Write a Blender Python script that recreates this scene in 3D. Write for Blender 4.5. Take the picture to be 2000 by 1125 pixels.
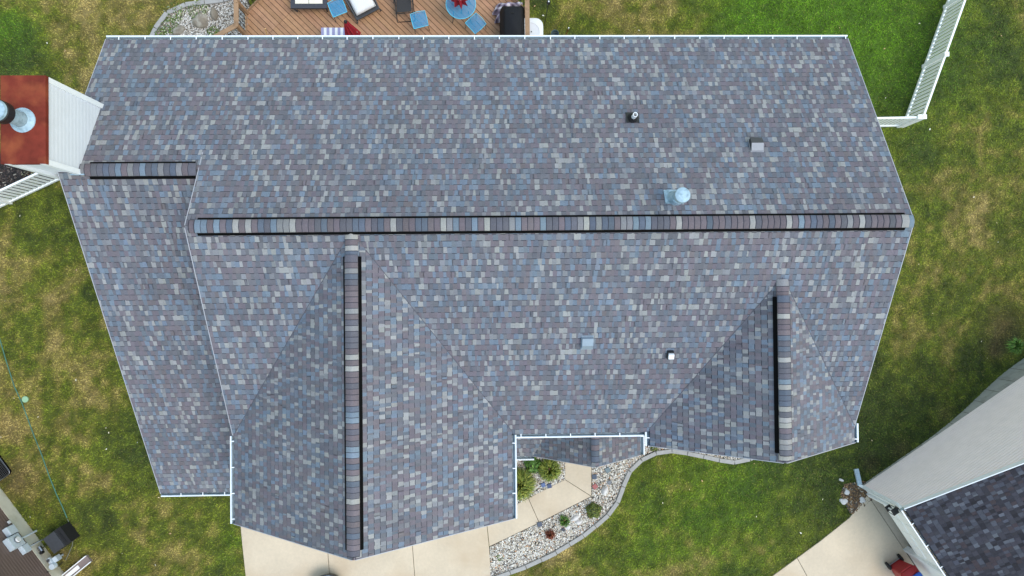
import bpy, bmesh, math, random
import numpy as np
from mathutils import Matrix, Vector
random.seed(7); np.random.seed(7)
for o in list(bpy.data.objects): bpy.data.objects.remove(o)
scene = bpy.context.scene
COL = scene.collection

# ------------------------------------------------------------------ camera, sky, sun, exposure
F_PX, CAM_H = 1390.0, 23.0
TILT_X, TILT_Y, ROLL = -0.0121, 0.0258, 0.0102
RC = (Matrix.Rotation(ROLL, 3, 'Z') @ Matrix.Rotation(TILT_X, 3, 'X') @ Matrix.Rotation(TILT_Y, 3, 'Y'))
cam_d = bpy.data.cameras.new('camera'); cam = bpy.data.objects.new('camera', cam_d); COL.objects.link(cam)
cam_d.sensor_width = 36.0; cam_d.lens = 36.0 * F_PX / 2000.0
cam_d.clip_start = 0.1; cam_d.clip_end = 2000
cam.matrix_world = Matrix.Translation((0, 0, CAM_H)) @ RC.transposed().to_4x4()
scene.camera = cam
SUN_EL, SUN_AZ = math.radians(63), math.radians(-22)      # azimuth in the x-y plane, from +x
sdir = Vector((math.cos(SUN_EL) * math.cos(SUN_AZ), math.cos(SUN_EL) * math.sin(SUN_AZ), math.sin(SUN_EL)))
world = bpy.data.worlds.new('World'); scene.world = world; world.use_nodes = True
wn = world.node_tree; bgn = wn.nodes['Background']
sky = wn.nodes.new('ShaderNodeTexSky'); sky.sky_type = 'NISHITA'; sky.sun_disc = False
sky.sun_elevation = SUN_EL; sky.sun_rotation = math.pi / 2 - SUN_AZ
sky.air_density = 2.5; sky.dust_density = 1.0; sky.ozone_density = 1.6
wn.links.new(sky.outputs[0], bgn.inputs[0]); bgn.inputs[1].default_value = 0.15
sun_d = bpy.data.lights.new('sun', 'SUN'); sun_d.energy = 1.1; sun_d.angle = math.radians(32); sun_d.color = (1.0, 0.93, 0.85)
sun = bpy.data.objects.new('sun', sun_d); COL.objects.link(sun)
sun.rotation_euler = sdir.to_track_quat('Z', 'Y').to_euler(); sun.location = (0, 0, 40)
vs = scene.view_settings
vs.view_transform = 'Standard'; vs.look = 'None'; vs.gamma = 1; vs.exposure = 0.70; vs.use_curve_mapping = False
scene.render.engine = 'CYCLES'

# ------------------------------------------------------------------ helpers
def at(px, py, z):
    """world point at height z seen at pixel (px, py) of the 2000 x 1125 photograph"""
    d = RC.transposed() @ Vector(((px - 1000) / F_PX, -(py - 562.5) / F_PX, -1.0))
    t = (z - CAM_H) / d.z
    return Vector((d.x * t, d.y * t, z))

def S(r, g=None, b=None):
    if g is None: g = b = r
    f = lambda c: (c / 255 / 12.92) if c / 255 <= 0.04045 else ((c / 255 + 0.055) / 1.055) ** 2.4
    return (f(r), f(g), f(b), 1.0)

def mat(name, base, rough=0.8, var=0.0, scale=8.0, bump=0.0, bscale=60.0, metal=0.0, src=None, detail=4, spots=None, spec=0.5, wide=None):
    """principled material; base may be varied by noise, or read from an attribute / object colour (src)"""
    m = bpy.data.materials.new(name); m.use_nodes = True
    nt = m.node_tree; b = nt.nodes['Principled BSDF']
    b.inputs['Roughness'].default_value = rough; b.inputs['Metallic'].default_value = metal; b.inputs['Specular IOR Level'].default_value = spec
    geo = nt.nodes.new('ShaderNodeNewGeometry')
    if src == 'attr':
        a = nt.nodes.new('ShaderNodeAttribute'); a.attribute_name = 'tone'; col = a.outputs['Color']
    elif src == 'object':
        a = nt.nodes.new('ShaderNodeObjectInfo'); col = a.outputs['Color']
    else:
        a = nt.nodes.new('ShaderNodeRGB'); a.outputs[0].default_value = base; col = a.outputs[0]
    if var > 0:
        n = nt.nodes.new('ShaderNodeTexNoise'); n.inputs['Scale'].default_value = scale; n.inputs['Detail'].default_value = detail
        n.inputs['Roughness'].default_value = 0.65
        nt.links.new(geo.outputs['Position'], n.inputs['Vector'])
        mr = nt.nodes.new('ShaderNodeMapRange'); mr.inputs[1].default_value = 0.25; mr.inputs[2].default_value = 0.75
        mr.inputs[3].default_value = 1 - var; mr.inputs[4].default_value = 1 + var
        nt.links.new(n.outputs[0], mr.inputs[0])
        mx = nt.nodes.new('ShaderNodeVectorMath'); mx.operation = 'SCALE'
        nt.links.new(col, mx.inputs[0]); nt.links.new(mr.outputs[0], mx.inputs['Scale']); col = mx.outputs[0]
    if wide:                                           # slow, broad weathering
        n = nt.nodes.new('ShaderNodeTexNoise'); n.inputs['Scale'].default_value = wide[1]; n.inputs['Detail'].default_value = 5
        nt.links.new(geo.outputs['Position'], n.inputs['Vector'])
        mr = nt.nodes.new('ShaderNodeMapRange'); mr.inputs[1].default_value = 0.3; mr.inputs[2].default_value = 0.7; mr.inputs[3].default_value = 1 - wide[0]; mr.inputs[4].default_value = 1 + wide[0]
        nt.links.new(n.outputs[0], mr.inputs[0]); mx = nt.nodes.new('ShaderNodeVectorMath'); mx.operation = 'SCALE'
        nt.links.new(col, mx.inputs[0]); nt.links.new(mr.outputs[0], mx.inputs['Scale']); col = mx.outputs[0]
    if spots:                                          # (colour, scale, low, high): stains with a shape of their own
        sc, ssc, lo, hi = spots
        n = nt.nodes.new('ShaderNodeTexNoise'); n.inputs['Scale'].default_value = ssc; n.inputs['Detail'].default_value = 6
        nt.links.new(geo.outputs['Position'], n.inputs['Vector'])
        mr = nt.nodes.new('ShaderNodeMapRange'); mr.inputs[1].default_value = lo; mr.inputs[2].default_value = hi
        nt.links.new(n.outputs[0], mr.inputs[0])
        mx = nt.nodes.new('ShaderNodeMix'); mx.data_type = 'RGBA'; mx.inputs['B'].default_value = sc
        nt.links.new(mr.outputs[0], mx.inputs['Factor']); nt.links.new(col, mx.inputs['A']); col = mx.outputs['Result']
    nt.links.new(col, b.inputs['Base Color'])
    if bump > 0:
        n = nt.nodes.new('ShaderNodeTexNoise'); n.inputs['Scale'].default_value = bscale; n.inputs['Detail'].default_value = 3
        nt.links.new(geo.outputs['Position'], n.inputs['Vector'])
        bp = nt.nodes.new('ShaderNodeBump'); bp.inputs['Strength'].default_value = bump; bp.inputs['Distance'].default_value = 0.02
        nt.links.new(n.outputs[0], bp.inputs['Height']); nt.links.new(bp.outputs[0], b.inputs['Normal'])
    return m

class MB:
    """collects faces; build() links them as ONE mesh object"""
    def __init__(s): s.v = []; s.f = []; s.c = []
    def face(s, pts, c=None):
        i = len(s.v); s.v += [tuple(p) for p in pts]; s.f.append(tuple(range(i, i + len(pts)))); s.c.append(c)
    def box(s, c, size, M=None, c_=None, taper=1.0):
        x, y, z = size[0] / 2, size[1] / 2, size[2] / 2
        P = [Vector((sx * x * (taper if sz > 0 else 1), sy * y * (taper if sz > 0 else 1), sz * z)) for sz in (-1, 1) for sx, sy in ((-1, -1), (1, -1), (1, 1), (-1, 1))]
        P = [((M @ p) if M else p) + Vector(c) for p in P]
        for q in ((3, 2, 1, 0), (4, 5, 6, 7), (0, 1, 5, 4), (1, 2, 6, 5), (2, 3, 7, 6), (3, 0, 4, 7)): s.face([P[k] for k in q], c_)
        return s
    def bar(s, a, b, w, h, up=Vector((0, 0, 1))):
        """a beam of section w x h (h along up) from a to b"""
        a, b = Vector(a), Vector(b); d = (b - a); L = d.length; d = d / L
        sd = d.cross(up)
        if sd.length < 1e-4: sd = Vector((1, 0, 0))
        sd.normalize(); u = sd.cross(d).normalized()
        M = Matrix((sd, d, u)).transposed()
        return s.box((a + b) / 2, (w, L, h), M)
    def prism(s, poly, z0, z1, c=None, bot=True):
        P0 = [Vector((p[0], p[1], z0)) for p in poly]; P1 = [Vector((p[0], p[1], z1)) for p in poly]
        ar = sum(poly[i][0] * poly[(i + 1) % len(poly)][1] - poly[(i + 1) % len(poly)][0] * poly[i][1] for i in range(len(poly)))
        if ar < 0: P0.reverse(); P1.reverse()
        n = len(poly); s.face(P1, c)
        if bot: s.face(P0[::-1], c)
        for i in range(n): s.face([P0[i], P0[(i + 1) % n], P1[(i + 1) % n], P1[i]], c)
        return s
    def tube(s, pts, r, n=8, caps=True):
        pts = [Vector(p) for p in pts]; rs = r if isinstance(r, (list, tuple)) else [r] * len(pts)
        rings = []
        for i, p in enumerate(pts):
            d = (pts[min(i + 1, len(pts) - 1)] - pts[max(i - 1, 0)]).normalized()
            a = d.orthogonal().normalized() if abs(d.z) < 0.9 else Vector((1, 0, 0)); a = (a - d * a.dot(d)).normalized()
            if rings: a = (pa - d * pa.dot(d)).normalized()
            pa = a; b = d.cross(a)
            rings.append([p + (a * math.cos(t) + b * math.sin(t)) * rs[i] for t in [2 * math.pi * k / n for k in range(n)]])
        for i in range(len(rings) - 1):
            for k in range(n): s.face([rings[i][k], rings[i][(k + 1) % n], rings[i + 1][(k + 1) % n], rings[i + 1][k]])
        if caps: s.face(rings[0][::-1]); s.face(rings[-1])
        return s
    def lathe(s, c, prof, n=20, a0=0, a1=2 * math.pi):
        c = Vector(c); R = [[c + Vector((r * math.cos(t), r * math.sin(t), z)) for t in [a0 + (a1 - a0) * k / n for k in range(n + 1)]] for r, z in prof]
        for i in range(len(R) - 1):
            for k in range(n): s.face([R[i][k], R[i][k + 1], R[i + 1][k + 1], R[i + 1][k]])
        return s
    def build(s, name, m, parent=None, smooth=False, merge=False, bevel=0):
        me = bpy.data.meshes.new(name)
        V = s.v
        if parent is not None:
            Mi = world_of(parent).inverted(); V = [tuple(Mi @ Vector(p)) for p in V]
        me.from_pydata(V, [], s.f)
        if any(c is not None for c in s.c):
            a = me.attributes.new('tone', 'FLOAT_COLOR', 'CORNER'); arr = []
            for f, c in zip(s.f, s.c): arr += list(c or (.5, .5, .5, 1)) * len(f)
            a.data.foreach_set('color', np.array(arr, dtype=np.float32))
        if merge or bevel:
            bm = bmesh.new(); bm.from_mesh(me); bmesh.ops.remove_doubles(bm, verts=bm.verts, dist=1e-5)
            if bevel:
                bmesh.ops.bevel(bm, geom=[e for e in bm.edges], offset=bevel, segments=2, affect='EDGES', profile=0.6)
            bm.to_mesh(me); bm.free()
        if smooth:
            for p in me.polygons: p.use_smooth = True
        me.materials.append(m)
        return link(name, me, parent)

WORLD = {}
def world_of(o): return WORLD.get(o.name, Matrix.Identity(4))
def link(name, me, parent=None, M=None):
    o = bpy.data.objects.new(name, me); COL.objects.link(o)
    if parent is not None: o.parent = parent
    if M is not None:
        o.matrix_basis = M; WORLD[o.name] = (world_of(parent) if parent is not None else Matrix.Identity(4)) @ M
    else: WORLD[o.name] = world_of(parent) if parent is not None else Matrix.Identity(4)
    return o
def tag(o, label=None, cat=None, group=None, kind=None):
    if label: o['label'] = label
    if cat: o['category'] = cat
    if group: o['group'] = group
    if kind: o['kind'] = kind
    return o
def thing(name, label, cat, loc=(0, 0, 0), rz=0.0, group=None):
    o = link(name, None, None, Matrix.Translation(loc) @ Matrix.Rotation(rz, 4, 'Z'))
    o.empty_display_size = 0.2
    return tag(o, label, cat, group)
def inpoly(x, y, P):
    x = np.asarray(x); r = np.zeros(x.shape, bool); n = len(P)
    for i in range(n):
        x0, y0 = P[i][0], P[i][1]; x1, y1 = P[(i + 1) % n][0], P[(i + 1) % n][1]
        c = ((y0 > y) != (y1 > y)); r ^= c & (x < (x1 - x0) * (y - y0) / ((y1 - y0) or 1e-9) + x0)
    return r
def clip(poly, conv):
    """Sutherland-Hodgman, conv convex counter-clockwise"""
    out = poly
    for i in range(len(conv)):
        a, b = conv[i], conv[(i + 1) % len(conv)]; inp = out; out = []
        side = lambda p: (b[0] - a[0]) * (p[1] - a[1]) - (b[1] - a[1]) * (p[0] - a[0])
        for k in range(len(inp)):
            p, q = inp[k], inp[(k + 1) % len(inp)]; sp, sq = side(p), side(q)
            if sp >= 0: out.append(p)
            if (sp >= 0) != (sq >= 0):
                t = sp / (sp - sq); out.append((p[0] + (q[0] - p[0]) * t, p[1] + (q[1] - p[1]) * t))
        if len(out) < 3: return []
    return out
_lat = np.random.rand(8, 256, 256)
def vnoise(x, y, sc, ch=0):
    """smooth value noise, 0..1"""
    x = np.asarray(x) / sc + 1000.3; y = np.asarray(y) / sc + 1000.7
    xi = np.floor(x).astype(int); yi = np.floor(y).astype(int); fx = x - xi; fy = y - yi
    fx = fx * fx * (3 - 2 * fx); fy = fy * fy * (3 - 2 * fy); L = _lat[ch % 8]
    g = lambda a, b: L[a % 256, b % 256]
    return (g(xi, yi) * (1 - fx) + g(xi + 1, yi) * fx) * (1 - fy) + (g(xi, yi + 1) * (1 - fx) + g(xi + 1, yi + 1) * fx) * fy
def sst(a, b, x): t = np.clip((x - a) / (b - a), 0, 1); return t * t * (3 - 2 * t)

# ------------------------------------------------------------------ materials
M_white = mat('white_painted_metal', S(236, 239, 242), 0.45, 0.05, 6)
M_rake = mat('grey_drip_edge', S(176, 176, 182), 0.5, 0.05, 6)
M_vinyl = mat('white_vinyl', S(248, 249, 249), 0.4, 0.02, 5, spots=(S(215, 218, 214), 3, 0.66, 0.9))
M_siding = mat('pale_siding', S(216, 220, 226), 0.55, 0.04, 3)
M_gutter = mat('gutter_trough', S(166, 182, 190), 0.5, 0.08, 4, spots=(S(120, 126, 124), 9, 0.58, 0.8))
M_shattr = mat('shingle_granules', None, 0.95, 0.20, 45, 0.5, 220, src='attr', detail=8, spec=.15, wide=(.07, .9))
M_shobj = mat('shingle_granules_single', None, 0.95, 0.20, 45, 0.5, 220, src='object', detail=8, spec=.15, wide=(.07, .9))
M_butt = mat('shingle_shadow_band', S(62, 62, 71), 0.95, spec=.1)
M_valley = mat('valley_edge', S(84, 85, 94), 0.95)
M_deckroof = mat('roof_underlay', S(70, 70, 78), 0.95)
M_vent = mat('black_vent_plastic', S(9, 9, 10), 0.8, 0.2, 30, spec=.1)
M_galv = mat('galvanised_steel', S(160, 184, 198), 0.6, 0.12, 14, metal=0.2, spots=(S(120, 144, 156), 10, 0.5, 0.75))
M_rust = mat('rusty_chimney_cap', S(112, 45, 33), 0.8, 0.35, 3, 0.15, 30, spots=(S(146, 76, 48), 2.2, 0.52, 0.8), spec=.2)
M_black = mat('black_metal', S(30, 31, 33), 0.45, 0.2, 10)
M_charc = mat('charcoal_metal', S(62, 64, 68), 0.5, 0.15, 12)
M_vlit = mat('sunlit_vent_metal', S(150, 150, 154), 0.6, 0.08, 12)  # paler copy of the vent metal: sunlight painted onto the front half
M_lead = mat('grey_painted_vent', S(142, 156, 168), 0.45, 0.08, 12)
M_conc = mat('concrete', S(203, 186, 162), 0.9, 0.07, 14, 0.25, 90, wide=(.07, .8), spots=(S(190, 168, 140), 0.7, 0.48, 0.78))
M_conc2 = mat('grey_concrete', S(168, 168, 162), 0.9, 0.10, 3, 0.3, 60, spots=(S(140, 140, 132), 4, 0.5, 0.75))
M_joint = mat('joint_soil', S(86, 80, 70), 0.95, 0.2, 20)
M_kerb = mat('edging_concrete', S(160, 157, 153), 0.9, 0.12, 6, 0.3, 60)
M_attr = mat('tinted', None, 0.9, 0.12, 30, src='attr')
M_grass = mat('grass_blades', None, 0.85, 0.10, 3, src='attr', spec=.25)
M_lawn = mat('lawn_ground', None, 0.95, 0.30, 18, 0.6, 40, src='attr', detail=7)
M_stone = mat('gravel_stones', None, 0.85, 0.12, 40, src='attr')
M_rock = mat('boulder', S(132, 122, 108), 0.92, 0.25, 7, 0.6, 25, spots=(S(165, 158, 145), 5, 0.5, 0.7))
M_rockw = mat('pale_boulder', S(205, 200, 196), 0.9, 0.15, 9, 0.4, 25)
M_wood = mat('deck_board_wood', None, 0.8, 0.16, 5, 0.2, 50, src='object')
M_rail = mat('railing_wood', S(160, 128, 98), 0.85, 0.18, 6, 0.2, 40, spots=(S(120, 96, 76), 5, 0.52, 0.75))
M_leaf = mat('foliage', None, 0.7, 0.12, 10, src='attr')
M_mulch = mat('mulch', None, 0.95, 0.2, 20, src='attr')
M_brown = mat('brown_siding', S(108, 90, 83), 0.6, 0.07, 4)
M_grysid = mat('grey_beige_siding', S(247, 232, 230), 0.6, 0.05, 3)
M_elec = mat('utility_box_paint', S(196, 206, 214), 0.5, 0.06, 10)
M_steel = mat('steel', S(150, 152, 155), 0.3, 0.1, 20, metal=0.9)
M_blue = mat('blue_painted_wire', S(52, 150, 196), 0.45, 0.06, 10)
M_bluelt = mat('light_blue_rim', S(96, 196, 222), 0.4)
M_wicker = mat('dark_wicker', S(62, 64, 72), 0.7, 0.25, 60, 0.5, 120)
M_tile = mat('cream_tile', S(232, 224, 205), 0.5, 0.05, 4)
M_cush = mat('white_cushion', S(226, 226, 226), 0.85, 0.04, 5, 0.1, 40)
M_sling = mat('black_sling_fabric', S(54, 52, 52), 0.8, 0.15, 60)
M_red = mat('red_umbrella_cloth', S(168, 30, 50), 0.8, 0.15, 8)
M_cover = mat('black_grill_cover', S(24, 25, 29), 0.7, 0.15, 5, 0.2, 12, spec=.25)
M_tub = mat('white_plastic', S(228, 228, 230), 0.5, 0.04, 5)
M_redbin = mat('red_plastic', S(150, 22, 30), 0.5, 0.1, 5)
M_bluebag = mat('blue_plastic_lid', S(40, 90, 180), 0.35, 0.15, 7)
M_rubber = mat('black_rubber', S(26, 26, 28), 0.8)
M_hose = mat('green_hose', S(74, 120, 104), 0.5, 0.2, 6)
M_dark = mat('dark_interior', S(70, 68, 66), 0.95)
M_paver = mat('paver', None, 0.85, 0.12, 12, 0.2, 40, src='object')

# ------------------------------------------------------------------ ground
def ground_z(x, y):
    x = np.asarray(x, float); y = np.asarray(y, float)
    return -0.85 * sst(13.6, 17.6, x) * np.exp(-((y + 2.2) / 2.6) ** 2)
LUSH = np.array(S(106, 116, 35)[:3]); DARK = np.array(S(72, 85, 33)[:3]); DRY = np.array(S(172, 148, 94)[:3]); OLIVE = np.array(S(130, 125, 51)[:3])
VIVID = np.array(S(94, 134, 22)[:3]); BROWN = np.array(S(118, 96, 66)[:3])
def W(px, py): p = at(px, py, 0); return (p.x, p.y)
def blob(x, y, px, py, r, k=1.0):
    c = W(px, py); return np.exp(-(((x - c[0]) ** 2 + ((y - c[1]) * k) ** 2) / r ** 2))
def lawn_colour(x, y, jitter=True):
    """how dry or lush the turf is at (x, y): tints of living and dead grass, with some shade painted in"""
    d = 0.26 * vnoise(x, y, 2.4, 0) + 0.30 * vnoise(x, y, 0.85, 1) + 0.26 * vnoise(x, y, 0.30, 2) + .18 * vnoise(x, y, .13, 6) - 0.15
    f = 0.6 * vnoise(x, y, 0.22, 3) + 0.4 * vnoise(x, y, 0.09, 4)
    b = 0.0 * x
    b = b + 0.15 * blob(x, y, 150, 60, 3.2) + 0.12 * blob(x, y, 330, 10, 1.8)            # scorched strip behind the chimney
    b = b - 0.30 * blob(x, y, 5, 70, 1.0) - 0.28 * blob(x, y, 30, 130, 1.2)
    b = b + 0.08 * blob(x, y, 80, 700, 4.0) + 0.10 * blob(x, y, 100, 900, 2.0) - 0.15 * blob(x, y, 250, 840, 1.6) - 0.14 * blob(x, y, 170, 560, 1.6)
    b = b + 0.14 * blob(x, y, 1250, 20, 2.2) + 0.05 * blob(x, y, 1880, 330, 3.0) + 0.02 * blob(x, y, 1800, 560, 2.4) + 0.06 * blob(x, y, 380, 1080, 1.4)
    b = b - 0.42 * blob(x, y, 1700, 60, 3.2) - 0.30 * blob(x, y, 1560, 40, 2.6)
    b = b + 0.16 * blob(x, y, 1090, 1090, 1.0) + 0.05 * blob(x, y, 1250, 1050, 2.0) - 0.10 * blob(x, y, 1400, 930, 2.4)
    b = b - 0.16 * blob(x, y, 1730, 800, 2.6) - 0.14 * blob(x, y, 1640, 900, 2.6) - 0.10 * blob(x, y, 1960, 60, 2.0) - 0.06 * blob(x, y, 1900, 600, 2.0)
    d = d + b + 0.14 * (f - 0.5)
    t = sst(0.36, 0.72, d)[..., None]; o = sst(0.30, 0.52, d)[..., None]
    c = DARK + (LUSH - DARK) * sst(0.05, 0.36, d)[..., None]
    c = c + (OLIVE - c) * o
    c = c + (DRY - c) * t * 0.72
    v = np.clip(blob(x, y, 1680, 40, 3.4) + blob(x, y, 1520, 30, 2.2) + 0.5 * blob(x, y, 1420, 950, 2.2) + 0.7 * blob(x, y, 10, 60, 1.0) + 0.35 * blob(x, y, 1300, 1060, 2.2) + 0.45 * blob(x, y, 460, 1060, .6), 0, 1)[..., None] * (1 - t)
    c = c + (VIVID - c) * v * 0.75
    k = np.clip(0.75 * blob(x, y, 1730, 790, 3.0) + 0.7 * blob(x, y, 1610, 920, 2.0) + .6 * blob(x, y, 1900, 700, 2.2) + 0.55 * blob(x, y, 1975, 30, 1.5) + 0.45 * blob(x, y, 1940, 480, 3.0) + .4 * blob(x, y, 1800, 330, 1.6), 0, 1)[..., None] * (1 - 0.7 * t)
    c = c + (DARK * 0.9 - c) * k * 0.35  # shade on the right-hand lawn painted into the turf colour
    br = np.clip(blob(x, y, 1990, 640, .7) + .9 * blob(x, y, 1975, 690, .35) + .6 * blob(x, y, 1760, 880, .35) + .7 * blob(x, y, 1700, 905, .3) + blob(x, y, 30, 935, .5) + 0.8 * blob(x, y, 120, 1085, .45) + .6 * blob(x, y, 1850, 810, .3), 0, 1)[..., None] * (.4 + .6 * f[..., None])
    c = c + (BROWN - c) * br * 0.85
    c = c * (0.55 + 0.9 * f[..., None])
    return c

gx = np.concatenate([[-400, -60, -30], np.arange(-21, 21.01, 0.14), [30, 60, 400]])
gy = np.concatenate([[-400, -60, -25], np.arange(-13, 13.01, 0.14), [25, 60, 400]])
GX, GY = np.meshgrid(gx, gy); GZ = ground_z(GX, GY) - 0.005
nx, ny = len(gx), len(gy)
me = bpy.data.meshes.new('lawn')
vid = np.arange(nx * ny).reshape(ny, nx)
quads = np.stack([vid[:-1, :-1], vid[:-1, 1:], vid[1:, 1:], vid[1:, :-1]], -1).reshape(-1, 4)
me.from_pydata(np.stack([GX, GY, GZ], -1).reshape(-1, 3).tolist(), [], quads.tolist())
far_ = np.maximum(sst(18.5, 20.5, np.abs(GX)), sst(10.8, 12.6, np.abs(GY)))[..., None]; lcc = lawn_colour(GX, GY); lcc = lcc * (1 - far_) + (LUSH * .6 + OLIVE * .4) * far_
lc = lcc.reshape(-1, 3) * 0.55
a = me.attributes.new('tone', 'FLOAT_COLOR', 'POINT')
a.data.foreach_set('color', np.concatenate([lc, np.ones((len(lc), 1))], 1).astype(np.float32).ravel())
for p in me.polygons: p.use_smooth = True
me.materials.append(M_lawn)
tag(link('lawn', me), kind='structure')

# ---- outlines on the ground (from the photograph, at ground height)
def PW(L): return [W(*q) for q in L]
WALK_OUT = [(955.5, 1067), (1053, 1020.5), (1155, 969), (1155.5, 905), (1154, 860)]
WALK_IN = [(951, 1025), (1011, 983), (1031.5, 972), (1103, 936), (1103, 900), (1102, 860)]
KERB_R = [(1520, 862), (1485, 884), (1460, 896), (1439, 900), (1405, 895), (1370, 887), (1335, 880), (1317, 877.5), (1299, 877), (1265, 886), (1237, 908), (1223, 928), (1214.5, 958), (1203, 986), (1186, 1005), (1144, 1041), (1128, 1051), (1085, 1077), (1033, 1102), (970, 1124), (940, 1136)]
BED_F = PW([(955.5, 1067), (1053, 1020.5), (1155, 969), (1155.5, 860), (1330, 830), (1460, 860)] + KERB_R + [(958, 1140)])
BED_P = PW([(1011, 983), (1031.5, 972), (1103, 936), (1103, 860), (1005, 860), (985, 975)])
DRIVE = PW([(452, 890), (461, 985), (470, 1026), (473, 1060), (480, 1125), (496, 1320), (975, 1320), (958, 1125), (951, 1025), (948, 890)])
KERB_L = [(286, 90), (300, 60), (312, 40), (330, 20), (352, 10), (385, 4), (420, 3), (450, -4), (480, -14)]
BED_L = PW(KERB_L + [(500, 40), (500, 120), (290, 120)])
MULCH_L = PW([(-60, 300), (112, 300), (116, 350), (60, 366), (20, 375), (-10, 395), (-60, 420)])
DRIVE_R = PW([(1507, 1125), (1600, 1057), (1658, 1011), (1703, 978), (1700, 1330), (1300, 1330)]); DRIVE_R = None
MULCH_R = PW([(1662, 1004), (1641, 965), (1650, 945), (1690, 940), (1704, 976)])

# neighbour on the right: wall corner and directions
NW = Vector((0.838, 0.546, 0)); ND = Vector((0.546, -0.838, 0)); NC = Vector((11.947, -6.292, 0))
def npt(s, t, z=0): return NC + NW * s + ND * t + Vector((0, 0, z))
_n = lambda s_, t_: (npt(s_, t_).x, npt(s_, t_).y)
DRIVE_R = PW([(1507, 1125), (1600, 1057), (1658, 1011)]) + [_n(.04, .32), _n(.04, 4.5)] + PW([(1700, 1330), (1300, 1330)])
NBR_FOOT = [npt(0, 0), npt(9, 0), npt(9, 9), npt(0, 9)]
# neighbour on the left
LD = (at(126.7, 1121, 0) - at(0, 951.5, 0)).normalized(); LN = Vector((-LD.y, LD.x, 0))   # LN points to our lawn
LA = at(0, 951.5, 0)
NBL_FOOT = [LA - LD * 6, LA + LD * 7, LA + LD * 7 - LN * 8, LA - LD * 6 - LN * 8]
DECK = [(-8.9, 5.9), (-8.9, 7.6), (-7.72, 8.3), (-7.72, 9.03), (-6.0, 10.75), (-0.5, 10.75), (1.14, 9.11), (1.14, 5.9)]
HOUSE = [(-9.0, 5.95), (8.5, 5.95), (8.5, -3.2), (.1, -3.1), (.1, -5.2), (-6, -5.2), (-9, -5.2)]

WALKP = PW(WALK_OUT + WALK_IN[::-1])
# ---- grass: short blades nobody could count
def in_any(x, y, Ps):
    r = np.zeros(x.shape, bool)
    for P in Ps: r |= inpoly(x, y, [(q[0], q[1]) for q in P])
    return r
NB = 560000
bx = np.random.uniform(-18.5, 18.5, NB); by = np.random.uniform(-10.8, 10.8, NB)
keep = ~in_any(bx, by, [BED_F, BED_P, DRIVE, BED_L, MULCH_L, DRIVE_R, MULCH_R, NBR_FOOT, NBL_FOOT, DECK, HOUSE, PW(WALK_OUT + WALK_IN[::-1])])
keep &= ~((by < -8.8) & (bx > -8.5) & (bx < -.5))
bx, by = bx[keep], by[keep]; n = len(bx)
ang = np.random.uniform(0, 2 * np.pi, n); ln = np.random.uniform(0.03, 0.075, n) * (0.6 + 0.8 * vnoise(bx, by, .5, 5)); hh = np.random.uniform(0.02, 0.055, n)
wd = np.random.uniform(0.008, 0.018, n); bz = ground_z(bx, by)
dx, dy = np.cos(ang), np.sin(ang)
V = np.empty((n, 3, 3))
V[:, 0] = np.stack([bx - dy * wd, by + dx * wd, bz], -1); V[:, 1] = np.stack([bx + dy * wd, by - dx * wd, bz], -1)
V[:, 2] = np.stack([bx + dx * ln, by + dy * ln, bz + hh], -1)
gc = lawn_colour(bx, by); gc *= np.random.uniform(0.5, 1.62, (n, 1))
straw = np.random.rand(n) < 0.07; gc[straw] = gc[straw] * .8 + DRY * .3
me = bpy.data.meshes.new('grass'); me.vertices.add(n * 3); me.loops.add(n * 3); me.polygons.add(n)
me.vertices.foreach_set('co', V.astype(np.float32).ravel()); me.loops.foreach_set('vertex_index', np.arange(n * 3, dtype=np.int32))
me.polygons.foreach_set('loop_start', np.arange(0, n * 3, 3, dtype=np.int32)); me.update(calc_edges=True)
a = me.attributes.new('tone', 'FLOAT_COLOR', 'POINT')
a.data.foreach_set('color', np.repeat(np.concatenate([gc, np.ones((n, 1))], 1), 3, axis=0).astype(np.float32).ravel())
me.materials.append(M_grass)
tag(link('grass', me), 'short mown grass in green and straw tints around the houses', 'grass', kind='stuff')

# ---- pale fallen bits scattered over the lawn
lx = np.random.uniform(-17, 17, 900); ly = np.random.uniform(-10, 10, 900); kk_ = ~in_any(lx, ly, [BED_F, BED_P, DRIVE, BED_L, MULCH_L, DRIVE_R, MULCH_R, NBR_FOOT, NBL_FOOT, DECK, HOUSE, WALKP])
mbl = MB()
for x_, y_ in list(zip(lx[kk_], ly[kk_]))[:90]:
    s_ = random.uniform(.012, .03); cl = random.choice([S(226, 216, 190), S(214, 190, 150), S(232, 228, 214), S(196, 160, 120)]); a_ = random.uniform(0, 6.3); z_ = float(ground_z(x_, y_)) + .05
    mbl.face([(x_ + s_ * math.cos(a_ + q) * (1.6 if k % 2 else .8), y_ + s_ * math.sin(a_ + q) * (1.6 if k % 2 else .8), z_ + .008 * (k % 3)) for k, q in enumerate((0, 1.57, 3.14, 4.71))], cl)
tag(mbl.build('fallen_leaves', M_attr), 'pale fallen leaf bits scattered over the lawn', 'leaf litter', kind='stuff')
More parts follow.
